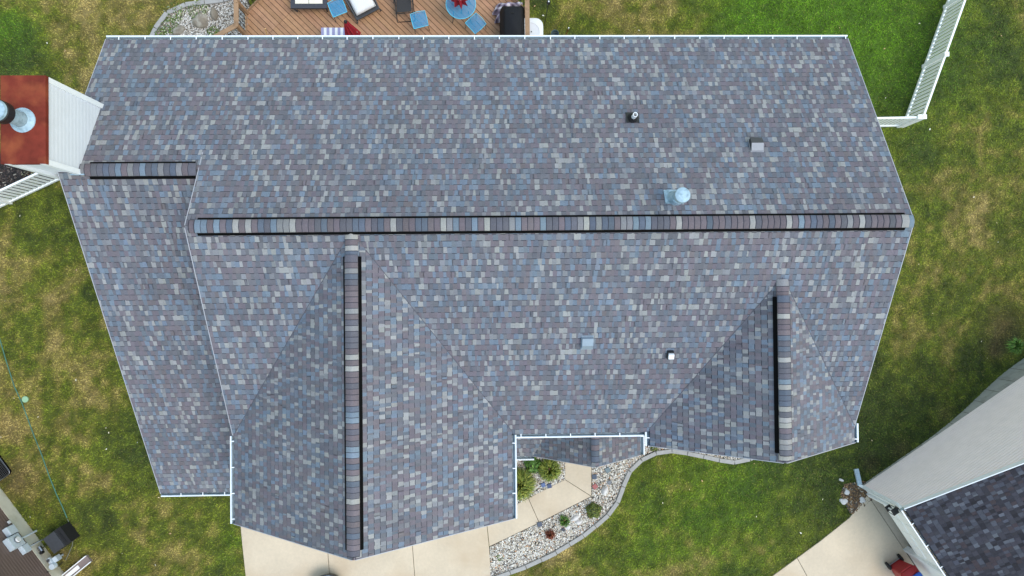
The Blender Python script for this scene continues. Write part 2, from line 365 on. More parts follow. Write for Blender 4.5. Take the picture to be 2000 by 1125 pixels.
# ---- concrete slabs
def inset(poly, d):
    c = Vector((sum(p[0] for p in poly) / len(poly), sum(p[1] for p in poly) / len(poly), 0)); out = []
    n = len(poly); ar = sum(poly[i][0] * poly[(i + 1) % n][1] - poly[(i + 1) % n][0] * poly[i][1] for i in range(n)); sg = 1 if ar > 0 else -1
    for i in range(n):
        p0, p1, p2 = (Vector((poly[j % n][0], poly[j % n][1])) for j in (i - 1, i, i + 1))
        d1 = (p1 - p0).normalized(); d2 = (p2 - p1).normalized()
        n1 = Vector((-d1.y, d1.x)) * sg; n2 = Vector((-d2.y, d2.x)) * sg
        m = (n1 + n2); m = m / max(m.length_squared / 2, 0.3)
        out.append(tuple(p1 + m * d))
    return out
def slabs(name, base, polys, z):
    b = MB(); b.prism(base, -0.06, z - 0.03)
    r = tag(b.build(name, M_joint), kind='structure')
    for P in polys:
        q = MB(); I = inset(P, 0.008); I2 = inset(P, 0.016)
        n = len(I); q.prism(I, -0.03, z - 0.006)
        q.f.pop(0); q.c.pop(0)
        ar = sum(I[i][0] * I[(i + 1) % n][1] - I[(i + 1) % n][0] * I[i][1] for i in range(n))
        A = I if ar > 0 else I[::-1]; B = I2 if ar > 0 else I2[::-1]
        q.face([(p[0], p[1], z) for p in B])
        for i in range(n): q.face([(A[i][0], A[i][1], z - .006), (A[(i + 1) % n][0], A[(i + 1) % n][1], z - .006), (B[(i + 1) % n][0], B[(i + 1) % n][1], z), (B[i][0], B[i][1], z)])
        q.build('slab', M_conc, r)
    return r
D = DRIVE
slabs('driveway', inset(D, 0.02), [PW(q) for q in (
    [(452, 890), (461, 985), (470, 1026), (473, 1060), (480, 1125), (488, 1215), (652, 1215), (643, 1110), (626, 890)],
    [(626, 890), (643, 1110), (652, 1215), (818, 1215), (809, 1110), (792, 890)],
    [(792, 890), (809, 1110), (818, 1215), (966, 1215), (955.5, 1067), (951, 1025), (948, 890)],
    [(488, 1215), (496, 1320), (660, 1320), (652, 1215)], [(652, 1215), (660, 1320), (826, 1320), (818, 1215)], [(818, 1215), (826, 1320), (975, 1320), (966, 1215)])], 0.035)
slabs('front_walk', inset(PW(WALK_OUT + WALK_IN[::-1]), 0.02), [PW(q) for q in (
    [(951, 1025), (955.5, 1067), (1053, 1020.5), (1031.5, 972), (1011, 983)],
    [(1031.5, 972), (1053, 1020.5), (1155, 969), (1103, 936)], [(1103, 936), (1155, 969), (1155.5, 905), (1154, 860), (1102, 860), (1103, 900)])], 0.035)
slabs('neighbour_driveway', inset(DRIVE_R, 0.02), [PW([(1556, 1089), (1600, 1057), (1658, 1011)]) + [_n(-.005, .32), _n(-.005, 4.5)] + PW([(1650, 1260)]),
    PW([(1507, 1125), (1556, 1089), (1650, 1260), (1500, 1330), (1300, 1330)]), [_n(-.005, 4.5)] + PW([(1700, 1330), (1500, 1330), (1650, 1260)])], 0.035)

# ---- gravel, mulch
def icosa():
    bm = bmesh.new(); bmesh.ops.create_icosphere(bm, subdivisions=1, radius=1); v = np.array([tuple(x.co) for x in bm.verts]); f = np.array([[x.index for x in q.verts] for q in bm.faces]); bm.free(); return v, f
IV, IF = icosa()
def stones(name, P, dens, smin, smax, cols, wts, m, label, cat, zb=0.0, flat=0.6, z_rand=0.02, excl=(), length=1.3):
    xs = [p[0] for p in P]; ys = [p[1] for p in P]; ar = (max(xs) - min(xs)) * (max(ys) - min(ys)); n = int(ar * dens)
    x = np.random.uniform(min(xs), max(xs), n); y = np.random.uniform(min(ys), max(ys), n)
    k = inpoly(x, y, P) & ~in_any(x, y, excl) & (np.abs(x) < 18) & (np.abs(y) < 10.6); x, y = x[k], y[k]; n = len(x)
    s = smin + (smax - smin) * np.random.rand(n) ** 1.8; sx = s * np.random.uniform(1.0, length, n); sy = s * np.random.uniform(.75, 1.0, n); sz = s * flat * np.random.uniform(.7, 1.1, n)
    a = np.random.uniform(0, np.pi, n)
    L = IV[None] * np.stack([sx, sy, sz], -1)[:, None] * np.random.uniform(.82, 1.15, (n, len(IV), 1))
    X = L[..., 0] * np.cos(a)[:, None] - L[..., 1] * np.sin(a)[:, None] + x[:, None]; Y = L[..., 0] * np.sin(a)[:, None] + L[..., 1] * np.cos(a)[:, None] + y[:, None]
    Z = L[..., 2] + (zb + np.random.rand(n) * z_rand)[:, None]
    Vv = np.stack([X, Y, Z], -1).reshape(-1, 3); Ff = (IF[None] + (np.arange(n) * len(IV))[:, None, None]).reshape(-1, 3)
    me = bpy.data.meshes.new(name); me.vertices.add(len(Vv)); me.loops.add(len(Ff) * 3); me.polygons.add(len(Ff))
    me.vertices.foreach_set('co', Vv.astype(np.float32).ravel()); me.loops.foreach_set('vertex_index', Ff.astype(np.int32).ravel())
    me.polygons.foreach_set('loop_start', np.arange(0, len(Ff) * 3, 3, dtype=np.int32)); me.update(calc_edges=True)
    C = np.array(cols)[:, :3][np.random.choice(len(cols), n, p=np.array(wts) / sum(wts))] * np.random.uniform(.8, 1.15, (n, 1))
    at_ = me.attributes.new('tone', 'FLOAT_COLOR', 'POINT')
    at_.data.foreach_set('color', np.repeat(np.concatenate([C, np.ones((n, 1))], 1), len(IV), axis=0).astype(np.float32).ravel())
    me.materials.append(m); return tag(link(name, me), label, cat, kind='stuff')
GC = [S(222, 214, 200), S(200, 186, 164), S(238, 234, 226), S(170, 160, 148), S(128, 120, 112), S(190, 140, 100), S(206, 200, 192), S(96, 92, 92)]
GWT = [5, 4, 4, 3, 1.6, 1.2, 4, .9]
def soil(name, P, z=0.012, m=M_joint): return tag(MB().prism(P, -0.05, z).build(name, m), kind='structure')
for P, nm in ((BED_F, 'bed_soil'), (BED_P, 'bed_soil'), (BED_L, 'bed_soil'), (MULCH_L, 'bed_soil'), (MULCH_R, 'bed_soil')): soil(nm, P)
WPOLY = PW(WALK_OUT + WALK_IN[::-1])
KF = inset(BED_F, 0.015)
stones('gravel', KF, 2300, .011, .030, GC, GWT, M_stone, 'white and tan river gravel in the curved front bed beside the walk', 'gravel', 0.018, excl=[DRIVE])
stones('gravel', BED_P, 2300, .011, .030, GC, GWT, M_stone, 'white and tan gravel between garage wall and front walk', 'gravel', 0.018, excl=[WPOLY, DRIVE])
stones('gravel', inset(BED_L, .05), 2100, .010, .027, [S(214, 206, 196), S(190, 176, 158), S(230, 226, 220), S(168, 160, 150), S(140, 130, 118)], [4, 3, 4, 2, 1], M_stone, 'pale gravel in the rock bed beside the wooden deck', 'gravel', 0.018, excl=[DECK])
MC = [S(48, 42, 42), S(70, 58, 54), S(34, 32, 34), S(96, 84, 78), S(150, 140, 128)]
stones('mulch', MULCH_L, 1500, .018, .042, MC, [5, 4, 5, 2, .5], M_mulch, 'dark bark mulch below the white chimney chase', 'mulch', 0.014, .35, .03, length=2.4)
stones('mulch', MULCH_R, 1500, .015, .035, [S(120, 92, 66), S(92, 74, 58), S(150, 120, 84), S(80, 74, 70), S(176, 166, 150)], [4, 4, 3, 2, 1], M_mulch, 'brown wood mulch at the corner of the neighbouring garage', 'mulch', 0.014, .4, .02, length=2.0)

# ---- bed edging: each block is a part
def edging(name, label, line, wdt, h, bl, m=M_kerb):
    pts = [at(q[0], q[1], h) for q in line]; root = thing(name, label, 'edging', (pts[0].x, pts[0].y, 0))
    L = [0]
    for a_, b_ in zip(pts, pts[1:]): L.append(L[-1] + (b_ - a_).length)
    def ev(s):
        for i in range(len(pts) - 1):
            if s <= L[i + 1] or i == len(pts) - 2: return pts[i].lerp(pts[i + 1], (s - L[i]) / (L[i + 1] - L[i]))
    s = 0
    while s < L[-1] - .1:
        l = bl * random.uniform(.94, 1.06); a_, b_ = ev(s), ev(min(s + l - .016, L[-1])); jit = random.uniform(-.006, .006)
        d = (b_ - a_).normalized(); c = (a_ + b_) / 2; sd = Vector((-d.y, d.x, 0)) * jit
        q = MB(); q.bar((a_ + sd) - Vector((0, 0, h / 2 + .03 - jit)), (b_ + sd) - Vector((0, 0, h / 2 + .03 - jit)), wdt, h + .06)
        q.build('edging_block', m, root, bevel=0.008); s += l
edging('bed_edging', 'curved grey concrete block edging around the front gravel bed', [(x, y + 4) for x, y in KERB_R], .13, .10, .52)
edging('bed_edging', 'curved grey block edging around the rock bed by the deck', KERB_L, .14, .10, .62)

# ------------------------------------------------------------------ the house
house = thing('house', 'large house with blue grey shingle roof seen from straight above', 'house', (0, 0, 0))
ZR, YR, XL, XR, PM = 8.337, 1.496, -6.284, 8.813, 0.55
YB, YF = 6.27, -3.33                     # shingle edges, back and front
XW, YW, ZW, PW_, YWF = -9.267, 2.792, 7.619, 0.569, -5.33
GX_, GZ_, PG, GYF, GXL, GXR = -2.9255, 8.27, 0.763, -5.37, -6.24, 0.40
RX, RZ, PR, RYF, RXL, RXR = 6.282, 7.717, 0.788, -3.66, 3.77, 8.80
PX, PZ, PP, PYF = 2.64, 4.25, 0.93, -4.52
zfront = lambda y: ZR - PM * (YR - y)
zback = lambda y: ZR - PM * (y - YR)
yj = lambda z: YR - (ZR - z) / PM
PAL = [(S(115, 109, 116), 30), (S(110, 110, 117), 28), (S(106, 113, 124), 16), (S(114, 126, 140), 14), (S(149, 149, 149), 15), (S(130, 131, 135), 12), (S(120, 127, 137), 9), (S(104, 105, 112), 9), (S(115, 109, 113), 8)]
def pick(pal, m=0.0):
    """a shingle tint; m > 0 favours the blue granules of a batch, m < 0 the purple ones"""
    c = random.choices([p[0] for p in pal], [p[1] * math.exp(m * 30 * (p[0][2] / (p[0][0] + p[0][1] + p[0][2]) - .36)) for p in pal])[0]; k = random.uniform(.90, 1.10)
    return (c[0] * k, c[1] * k * random.uniform(.985, 1.015), c[2] * k * random.uniform(.97, 1.03), 1)
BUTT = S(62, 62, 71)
EXPO = 0.143
def make_tabs(O, u, v, polys, skip=None, pal=PAL, expo=EXPO, wscale=1.0, owner=None):
    O, u, v = Vector(O), Vector(u).normalized(), Vector(v).normalized(); nrm = u.cross(v); out = []
    amin = min(p[0] for P in polys for p in P); amax = max(p[0] for P in polys for p in P); bmin = min(p[1] for P in polys for p in P); bmax = max(p[1] for P in polys for p in P)
    k = 0; b0 = bmin
    while b0 < bmax - 0.005:
        xs_ = np.arange(0, amax - amin + 1, .25); bat = .6 * vnoise(xs_ + O.x * 3, xs_ * 0 + b0 + O.y * 5, 1.1, 2) + .4 * vnoise(xs_ + O.y, xs_ * 0 + b0, .45, 5)
        a0 = amin - random.uniform(0, .25); raised = random.random() < .5; prev = None
        while a0 < amax:
            w = (random.uniform(.068, .118) if raised else random.uniform(.058, .102)) * wscale
            if random.random() < .07: w *= .45
            t = 0.0075 if raised else 0.003
            c = pick(pal, 1.5 * (bat[min(len(bat) - 1, int((a0 - amin + .3) / .25))] - .5))
            tr = random.uniform(.002, .014) if raised else 0
            b1 = b0 + expo + 0.012
            base = [(a0, b0), (a0 + w, b0), (a0 + w - tr, b1), (a0 + tr, b1)]
            if not raised: base = [(a0 - .012, b0), (a0 + w + .012, b0), (a0 + w + .012, b1), (a0 - .012, b1)]
            mid = O + u * (a0 + w / 2) + v * (b0 + expo / 2)
            if not (skip and skip(mid)):
                pieces = []; full = False
                for P in polys:
                    q = clip(base, P)
                    if len(q) >= 3:
                        pieces.append(q)
                        if len(q) == 4 and all(abs(q[i][0] - base[i][0]) + abs(q[i][1] - base[i][1]) < 1e-6 for i in range(4)): full = True
                if pieces: out.append(dict(O=O, u=u, v=v, n=nrm, a=a0, b=b0, w=w, t=t, tr=tr, c=c, pieces=pieces, full=full and raised, e=expo, mid=mid, owner=owner, raised=raised))
            a0 += w; raised = not raised if random.random() < .94 else raised
        b0 += expo; k += 1
    return out
def emit(mb, T):
    O, u, v, n = T['O'], T['u'], T['v'], T['n']; b0 = T['b']; t = T['t']; ln = T['e'] + .012
    h = lambda b: .0008 + (t - .0004) * (1 - (b - b0) / ln)
    X = lambda p, hh=None: O + u * p[0] + v * p[1] + n * (h(p[1]) if hh is None else hh)
    for q in T['pieces']:
        mb.face([X(p) for p in q], T['c'])
        low = [p for p in q if abs(p[1] - b0) < 1e-5]
        if len(low) >= 2:
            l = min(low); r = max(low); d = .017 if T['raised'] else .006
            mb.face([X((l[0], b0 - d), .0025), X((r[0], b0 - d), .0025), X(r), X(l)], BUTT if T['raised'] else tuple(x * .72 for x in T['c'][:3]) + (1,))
def tab_mesh(t=.0075, e=EXPO, tr=.06):
    me = bpy.data.meshes.new('shingle'); ln = e + .012
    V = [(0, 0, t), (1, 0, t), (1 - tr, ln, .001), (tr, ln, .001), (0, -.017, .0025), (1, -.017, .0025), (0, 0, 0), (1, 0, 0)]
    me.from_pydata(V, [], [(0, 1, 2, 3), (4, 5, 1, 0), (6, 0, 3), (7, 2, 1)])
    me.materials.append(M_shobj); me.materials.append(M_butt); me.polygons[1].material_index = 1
    return me
camv = Vector((0, 0, CAM_H))
def show(T):
    d = T['mid'] - camv
    c = RC @ d; x = 1000 + F_PX * c.x / -c.z; y = 562.5 - F_PX * c.y / -c.z
    if not (0 < x < 2000 and 0 < y < 1125): return 0
    return T['w'] * T['e'] * abs(d.normalized().dot(T['n'])) / d.length_squared
def lay(tabs, root, limit=300):
    ts = sorted([T for T in tabs if T['full']], key=show, reverse=True)[:limit]; ids = set(id(T) for T in ts)
    mes = [tab_mesh(tr=.03), tab_mesh(tr=.07), tab_mesh(tr=.0)]
    for i, T in enumerate(ts):
        u, v, n = T['u'], T['v'], T['n']; o = T['O'] + u * T['a'] + v * T['b']; w = T['w']
        M = Matrix(((u.x * w, v.x, n.x, o.x), (u.y * w, v.y, n.y, o.y), (u.z * w, v.z, n.z, o.z), (0, 0, 0, 1)))
        ob = link('shingle', mes[i % 3], T['owner'], world_of(T['owner']).inverted() @ M); ob.color = T['c']
    mb = MB()
    for T in tabs:
        if id(T) not in ids: emit(mb, T)
    return tag(mb.build('shingles', M_shattr, root), 'rows of laminated asphalt shingles', kind='stuff')

def slab_from(O, u, v, polys, th, name, parent, m=M_deckroof, label=None):
    O, u, v = Vector(O), Vector(u).normalized(), Vector(v).normalized(); n = u.cross(v); mb = MB()
    for P in polys:
        T = [O + u * p[0] + v * p[1] - n * .004 for p in P]; B = [p - Vector((0, 0, th)) for p in T]
        mb.face(T, None); mb.face(B[::-1])
        for i in range(len(T)): j = (i + 1) % len(T); mb.face([B[i], B[j], T[j], T[i]])
    return mb
def cs(p): L = math.hypot(1, p); return 1 / L, p / L
tabs = []
def slope(owner_mb, O, u, v, polys): m = slab_from(O, u, v, polys, .10, '', None); owner_mb.v, owner_mb.f, owner_mb.c = owner_mb.v, owner_mb.f, owner_mb.c; k = len(owner_mb.v); owner_mb.v += m.v; owner_mb.f += [tuple(i + k for i in f) for f in m.f]; owner_mb.c += m.c
c, s = cs(PM)
z_gar = lambda x: GZ_ - PG * abs(x - GX_)
z_rgt = lambda x: RZ - PR * abs(x - RX)
under = lambda m: (GXL < m.x < GXR and z_gar(m.x) > m.z + .12) or (RXL < m.x < RXR and z_rgt(m.x) > m.z + .12)
chim = lambda m: -9.5 < m.x < -8.85 and 2.85 < m.y < 4.3
SL = {}
SL['main_front'] = ((XL, YF, zfront(YF)), (1, 0, 0), (0, c, s), [[(0, 0), (XR - XL, 0), (XR - XL, (YR - YF) / c), (0, (YR - YF) / c)]])
LB = (YB - YR) / c; LBW = (YB - YW) / c
SL['main_back'] = ((XR, YB, zback(YB)), (-1, 0, 0), (0, -c, s), [[(0, 0), (XR - XL, 0), (XR - XL, LB), (0, LB)], [(XR - XL, 0), (XR - XW, 0), (XR - XW, LBW), (XR - XL, LBW)]])
c2, s2 = cs(PW_)
SL['wing_front'] = ((XW, YWF, ZW - PW_ * (YW - YWF)), (1, 0, 0), (0, c2, s2), [[(0, 0), (-5.97 - XW, 0), (-5.97 - XW, (YW - YWF) / c2), (0, (YW - YWF) / c2)]])
def gable(nm, x, z, p, xl, xr, yf, ov=.04):
    cc, ss = cs(p); J = yj(z) + ov
    for side, xe in ((-1, xl), (1, xr)):
        zee = z - p * abs(xe - x); V = abs(xe - x) / cc; vb = yj(zee) + ov
        if side < 0: SL[nm + '_l'] = ((xe, J, zee), (0, -1, 0), (cc, 0, ss), [[(J - vb, 0), (J - yf, 0), (J - yf, V), (0, V)]])
        else: SL[nm + '_r'] = ((xe, yf, zee), (0, 1, 0), (-cc, 0, ss), [[(0, 0), (vb - yf, 0), (J - yf, V), (0, V)]])
gable('gar', GX_, GZ_, PG, GXL, GXR, GYF)
gable('rgt', RX, RZ, PR, RXL, RXR, RYF)
c3, s3 = cs(PP); yb_ = -3.0
SL['por_l'] = ((0.98, yb_, PZ - PP * (PX - .98)), (0, -1, 0), (c3, 0, s3), [[(0, 0), (yb_ - PYF, 0), (yb_ - PYF, (PX - .98) / c3), (0, (PX - .98) / c3)]])
SL['por_r'] = ((4.10, PYF, PZ - PP * (4.10 - PX)), (0, 1, 0), (-c3, 0, s3), [[(0, 0), (yb_ - PYF, 0), (yb_ - PYF, (4.10 - PX) / c3), (0, (4.10 - PX) / c3)]])
c4, s4 = cs(.5)
SL['shed'] = ((.12, -4.52, 2.79), (1, 0, 0), (0, c4, s4), [[(0, 0), (1.9, 0), (1.9, 1.52 / c4), (0, 1.52 / c4)]])
ROOFS = {}
for nm, keys, lab in (('roof', ('main_front', 'main_back'), 'broad main roof of mixed blue, purple and pale grey shingles'), ('wing_roof', ('wing_front',), 'lower front slope of the left wing'),
                      ('garage_roof', ('gar_l', 'gar_r'), 'long front gable roof over the garage'), ('gable_roof', ('rgt_l', 'rgt_r'), 'short front gable roof at the right end'), ('porch_roof', ('por_l', 'por_r', 'shed'), 'small shaded entry roof below the eave')):
    mb = MB()
    for k in keys: slope(mb, *SL[k])
    ROOFS[nm] = tag(mb.build(nm, M_deckroof, house), lab)
    for k in keys:
        sk = under if k == 'main_front' else (chim if k == 'main_back' else None)
        if k == 'por_l': sk = lambda m: m.z < 2.79 + .5 * (m.y + 4.52) - .1
        if k == 'shed': sk = lambda m: PZ - PP * abs(m.x - PX) > m.z + .1
        tabs += make_tabs(*SL[k], skip=sk, owner=ROOFS[nm])
lay(tabs, house)

# ---- walls (siding boxes under the eaves)
def wall_x(x0, x1, yz): # polygon in y-z extruded along x
    mb = MB(); A = [(x0, p[0], p[1]) for p in yz]; B = [(x1, p[0], p[1]) for p in yz]
    mb.face(A[::-1]); mb.face(B)
    for i in range(len(yz)): j = (i + 1) % len(yz); mb.face([A[i], A[j], B[j], B[i]])
    return mb
def wall_y(y0, y1, xz):
    mb = MB(); A = [(p[0], y0, p[1]) for p in xz]; B = [(p[0], y1, p[1]) for p in xz]
    mb.face(A); mb.face(B[::-1])
    for i in range(len(xz)): j = (i + 1) % len(xz); mb.face([A[j], A[i], B[i], B[j]])
    return mb
wall_x(-5.98, 8.5, [(-3.0, 0), (5.95, 0), (5.95, zback(5.95) - .12), (YR, ZR - .12), (-3.0, zfront(-3.0) - .12)]).build('wall', M_siding, house)
wall_x(-8.93, -5.985, [(-5.05, 0), (5.94, 0), (5.94, zback(5.94) - .12), (YW, ZW - .12), (-5.05, ZW - PW_ * (YW + 5.05) - .12)]).build('wall', M_siding, house)
wall_y(-5.05, -2.99, [(-5.93, 0), (.09, 0), (.09, z_gar(.09) - .14), (GX_, GZ_ - .14), (-5.93, z_gar(-5.93) - .14)]).build('wall', M_siding, house)
wall_y(-3.38, -2.98, [(4.1, 0), (8.47, 0), (8.47, z_rgt(8.47) - .14), (RX, RZ - .14), (4.1, z_rgt(4.1) - .14)]).build('wall', M_siding, house)
for x in (1.0, 4.0): MB().box((x, -4.3, 1.3), (.14, .14, 2.6)).build('porch_post', M_white, house)
gd = MB().box((-2.9, -5.09, 1.1), (4.9, .05, 2.2)).build('garage_door', M_white, house)
for i in range(4):
    for j in range(4): MB().box((-4.7 + j * 1.2, -5.12, .3 + i * .54), (1.08, .03, .42)).build('door_panel', M_white, gd)

# ---- lap siding on the outer walls
def lap(mb, p0, d, L, z0, z1, out, expo=.11, top=None, thick=.013):
    p0, d, o = Vector(p0), Vector(d).normalized(), Vector(out).normalized(); z = z0
    poly = [(0, z0), (L, z0), (L, z1), (0, z1)] if top is None else top
    while z < max(p[1] for p in poly) - .005:
        X = lambda p, k: Vector((p0.x, p0.y, 0)) + d * p[0] + o * k + Vector((0, 0, p[1]))
        zs = z + expo * .55
        for za, zb_, ka, kb in ((z, zs, thick, thick * .92), (zs, z + expo, thick * .92, .001)):
            q = clip([(0, za), (L, za), (L, zb_), (0, zb_)], poly)
            if len(q) >= 3: mb.face([X(p, ka + (kb - ka) * (p[1] - za) / (zb_ - za)) for p in q])
            if za == z and len(q) >= 3:
                low = [p for p in q if abs(p[1] - z) < 1e-5]
                if len(low) >= 2: l, r = min(low), max(low); mb.face([X(l, 0), X(r, 0), X(r, thick), X(l, thick)])
        z += expo
    return mb
def clad(p0, d, L, top, out): sd2 = MB(); lap(sd2, p0, d, L, 0, 0, out, .13, top); sd2.build('siding', M_siding, house)
clad((-5.93, -5.055, 0), (1, 0, 0), 6.02, [(0, .2), (6.02, .2), (6.02, z_gar(.09) - .2), (GX_ + 5.93, GZ_ - .2), (0, z_gar(-5.93) - .2)], (0, -1, 0))
clad((4.1, -3.385, 0), (1, 0, 0), 4.37, [(0, .2), (4.37, .2), (4.37, z_rgt(8.47) - .2), (RX - 4.1, RZ - .2), (0, z_rgt(4.1) - .2)], (0, -1, 0))
clad((8.505, -2.97, 0), (0, 1, 0), 8.92, [(0, .2), (8.92, .2), (8.92, zback(5.95) - .2), (YR + 2.97, ZR - .2), (0, zfront(-2.97) - .2)], (1, 0, 0))
clad((8.5, 5.955, 0), (-1, 0, 0), 17.4, [(0, .2), (17.4, .2), (17.4, 5.7), (0, 5.7)], (0, 1, 0))
clad((.095, -5.05, 0), (0, 1, 0), 2.05, [(0, .2), (2.05, .2), (2.05, 5.6), (0, 5.6)], (1, 0, 0)); clad((-5.935, -3.0, 0), (0, -1, 0), 2.05, [(0, 3.6), (2.05, 3.6), (2.05, 5.6), (0, 5.6)], (-1, 0, 0))
clad((.1, -3.005, 0), (1, 0, 0), 4.0, [(0, .2), (4, .2), (4, 5.5), (0, 5.5)], (0, -1, 0)); clad((-8.935, 5.94, 0), (0, -1, 0), 10.99, [(0, .2), (10.99, .2), (10.99, 2.9), (5.94 - YW, ZW - .2), (0, 5.7)], (-1, 0, 0))
# ---- rake boards
def rake(a, b, out, h=.14):
    a, b, o = Vector(a), Vector(b), Vector(out)
    MB().bar(a + o * .008 - Vector((0, 0, h / 2 + .004)), b + o * .008 - Vector((0, 0, h / 2 + .004)), .014, h).build('rake_board', M_rake, house)
rake((XR, YB, zback(YB)), (XR, YR, ZR), (1, 0, 0)); rake((XR, YF, zfront(YF)), (XR, YR, ZR), (1, 0, 0))
rake((XL, YF + .1, zfront(YF + .1)), (XL, YR, ZR), (-1, 0, 0)); rake((XL, YW + .4, zback(YW + .4)), (XL, YR, ZR), (-1, 0, 0))
rake((XW, YB, zback(YB)), (XW, YW, ZW), (-1, 0, 0)); rake((XW, YWF, ZW - PW_ * (YW - YWF)), (XW, YW, ZW), (-1, 0, 0))
for xe in (GXL, GXR): rake((xe, GYF, z_gar(xe)), (GX_, GYF, GZ_), (0, -1, 0))
for xe in (RXL, RXR): rake((xe, RYF, z_rgt(xe)), (RX, RYF, RZ), (0, -1, 0))
for xe in (1.0, 4.10): rake((xe, PYF, PZ - PP * abs(xe - PX)), (PX, PYF, PZ), (0, -1, 0), .10)

# ---- gutters with hangers
def gutter(p0, p1, out, first=.25, step=.61, m=M_gutter, parent=house, mh=M_white, label=None, debris=False):
    p0, p1, o = Vector(p0), Vector(p1), Vector(out).normalized(); p0 = p0 + o * .02; p1 = p1 + o * .02; d = (p1 - p0); L = d.length; d /= L
    pr = [(-.01, 0), (-.01, -.115), (.085, -.115), (.122, -.03), (.122, .006), (.082, .006), (.082, -.004), (.108, -.006), (.108, -.032), (.076, -.106), (-.002, -.106), (-.002, 0)]
    up = Vector((0, 0, 1)); mb = MB(); n = len(pr); A = [p0 + o * q[0] + up * q[1] for q in pr]; B = [x + d * L for x in A]
    for i in range(n): j = (i + 1) % n; mb.face([A[i], A[j], B[j], B[i]])
    for e, sgn in ((p0, 1), (p1, -1)):
        for off in (0, .008): mb.face([e + d * sgn * off + o * q[0] + up * q[1] for q in ((-.01, .004), (-.01, -.115), (.085, -.115), (.122, -.03), (.122, .006))])
    g = mb.build('gutter', m, parent)
    MB().bar(p0 + o * .112 + up * .009, p1 + o * .112 + up * .009, .026, .012).build('gutter_lip', mh, g)
    x = first
    while x < L - .05:
        c_ = p0 + d * x + o * .045 + up * .012
        MB().bar(c_ - o * .065, c_ + o * .06, .022, .012).build('gutter_hanger', mh, g); x += step * random.uniform(.97, 1.03)
    return g
up_ = lambda z: z - .03
gutter((XW, YB - .03, up_(zback(YB))), (XR, YB - .03, up_(zback(YB))), (0, 1, 0), .3)
gutter((GXR + .11, YF + .03, up_(zfront(YF))), (RXL - .12, YF + .03, up_(zfront(YF))), (0, -1, 0), .12, .59)
gutter((XW, YWF + .03, up_(ZW - PW_ * (YW - YWF))), (-5.95, YWF + .03, up_(ZW - PW_ * (YW - YWF))), (0, -1, 0), .55)
gutter((GXL + .03, -3.28, up_(z_gar(GXL))), (GXL + .03, GYF, up_(z_gar(GXL))), (-1, 0, 0), .12)
gutter((GXR - .03, YF - .02, up_(z_gar(GXR))), (GXR - .03, GYF, up_(z_gar(GXR))), (1, 0, 0), .2)
gutter((RXR - .03, -3.2, up_(z_rgt(RXR))), (RXR - .03, RYF, up_(z_rgt(RXR))), (1, 0, 0), .38)
gutter((RXL + .03, YF + .0, up_(z_rgt(RXL))), (RXL + .03, RYF, up_(z_rgt(RXL))), (-1, 0, 0), .14)
gutter((4.09, -3.05, PZ - PP * (4.10 - PX) - .03), (4.09, PYF, PZ - PP * (4.10 - PX) - .03), (1, 0, 0), .35)
gutter((.13, -4.50, 2.76), (1.1, -4.50, 2.76), (0, -1, 0), .3)
def downspout(x, y, z): MB().tube([(x, y, z), (x, y + .02, z - .25), (x, y + .25, z - .5), (x, y + .27, .1)], .04, 8).build('downspout', M_white, house)
downspout(-8.6, 6.2 - .0, 5.5); downspout(RXL - .05, -3.45, 5.55); downspout(RXR + .03, -3.5, 5.55)

# ---- ridge vents and caps
CAPPAL = [(S(112, 103, 107), 30), (S(101, 100, 107), 24), (S(97, 104, 116), 14), (S(118, 131, 143), 9), (S(156, 154, 150), 10), (S(133, 132, 133), 10)]
def cap_mesh(L, hw, k, n=8):
    me = bpy.data.meshes.new('ridge_cap'); ys = [-hw + 2 * hw * i / n for i in range(n + 1)]
    zf = lambda y: -k * (math.sqrt(y * y + .04 ** 2) - .04)
    V = [(0, y, zf(y) + .001) for y in ys] + [(L, y, zf(y) + .013) for y in ys] + [(L + .02, y, zf(y) + .001) for y in ys]
    Fc = []; m1 = n + 1
    for i in range(n): Fc += [(i, m1 + i, m1 + i + 1, i + 1)]
    for i in range(n): Fc += [(m1 + i, 2 * m1 + i, 2 * m1 + i + 1, m1 + i + 1)]
    V += [(L, -hw, zf(hw) - .02), (0, -hw, zf(hw) - .02), (L, hw, zf(hw) - .02), (0, hw, zf(hw) - .02)]; q = 3 * m1
    Fc += [(q + 1, q, m1, 0), (q + 2, q + 3, n, m1 + n)]
    me.from_pydata(V, [], Fc); me.materials.append(M_shobj); me.materials.append(M_butt)
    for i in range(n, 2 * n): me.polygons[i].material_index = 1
    for i in range(n): me.polygons[i].use_smooth = True
    return me
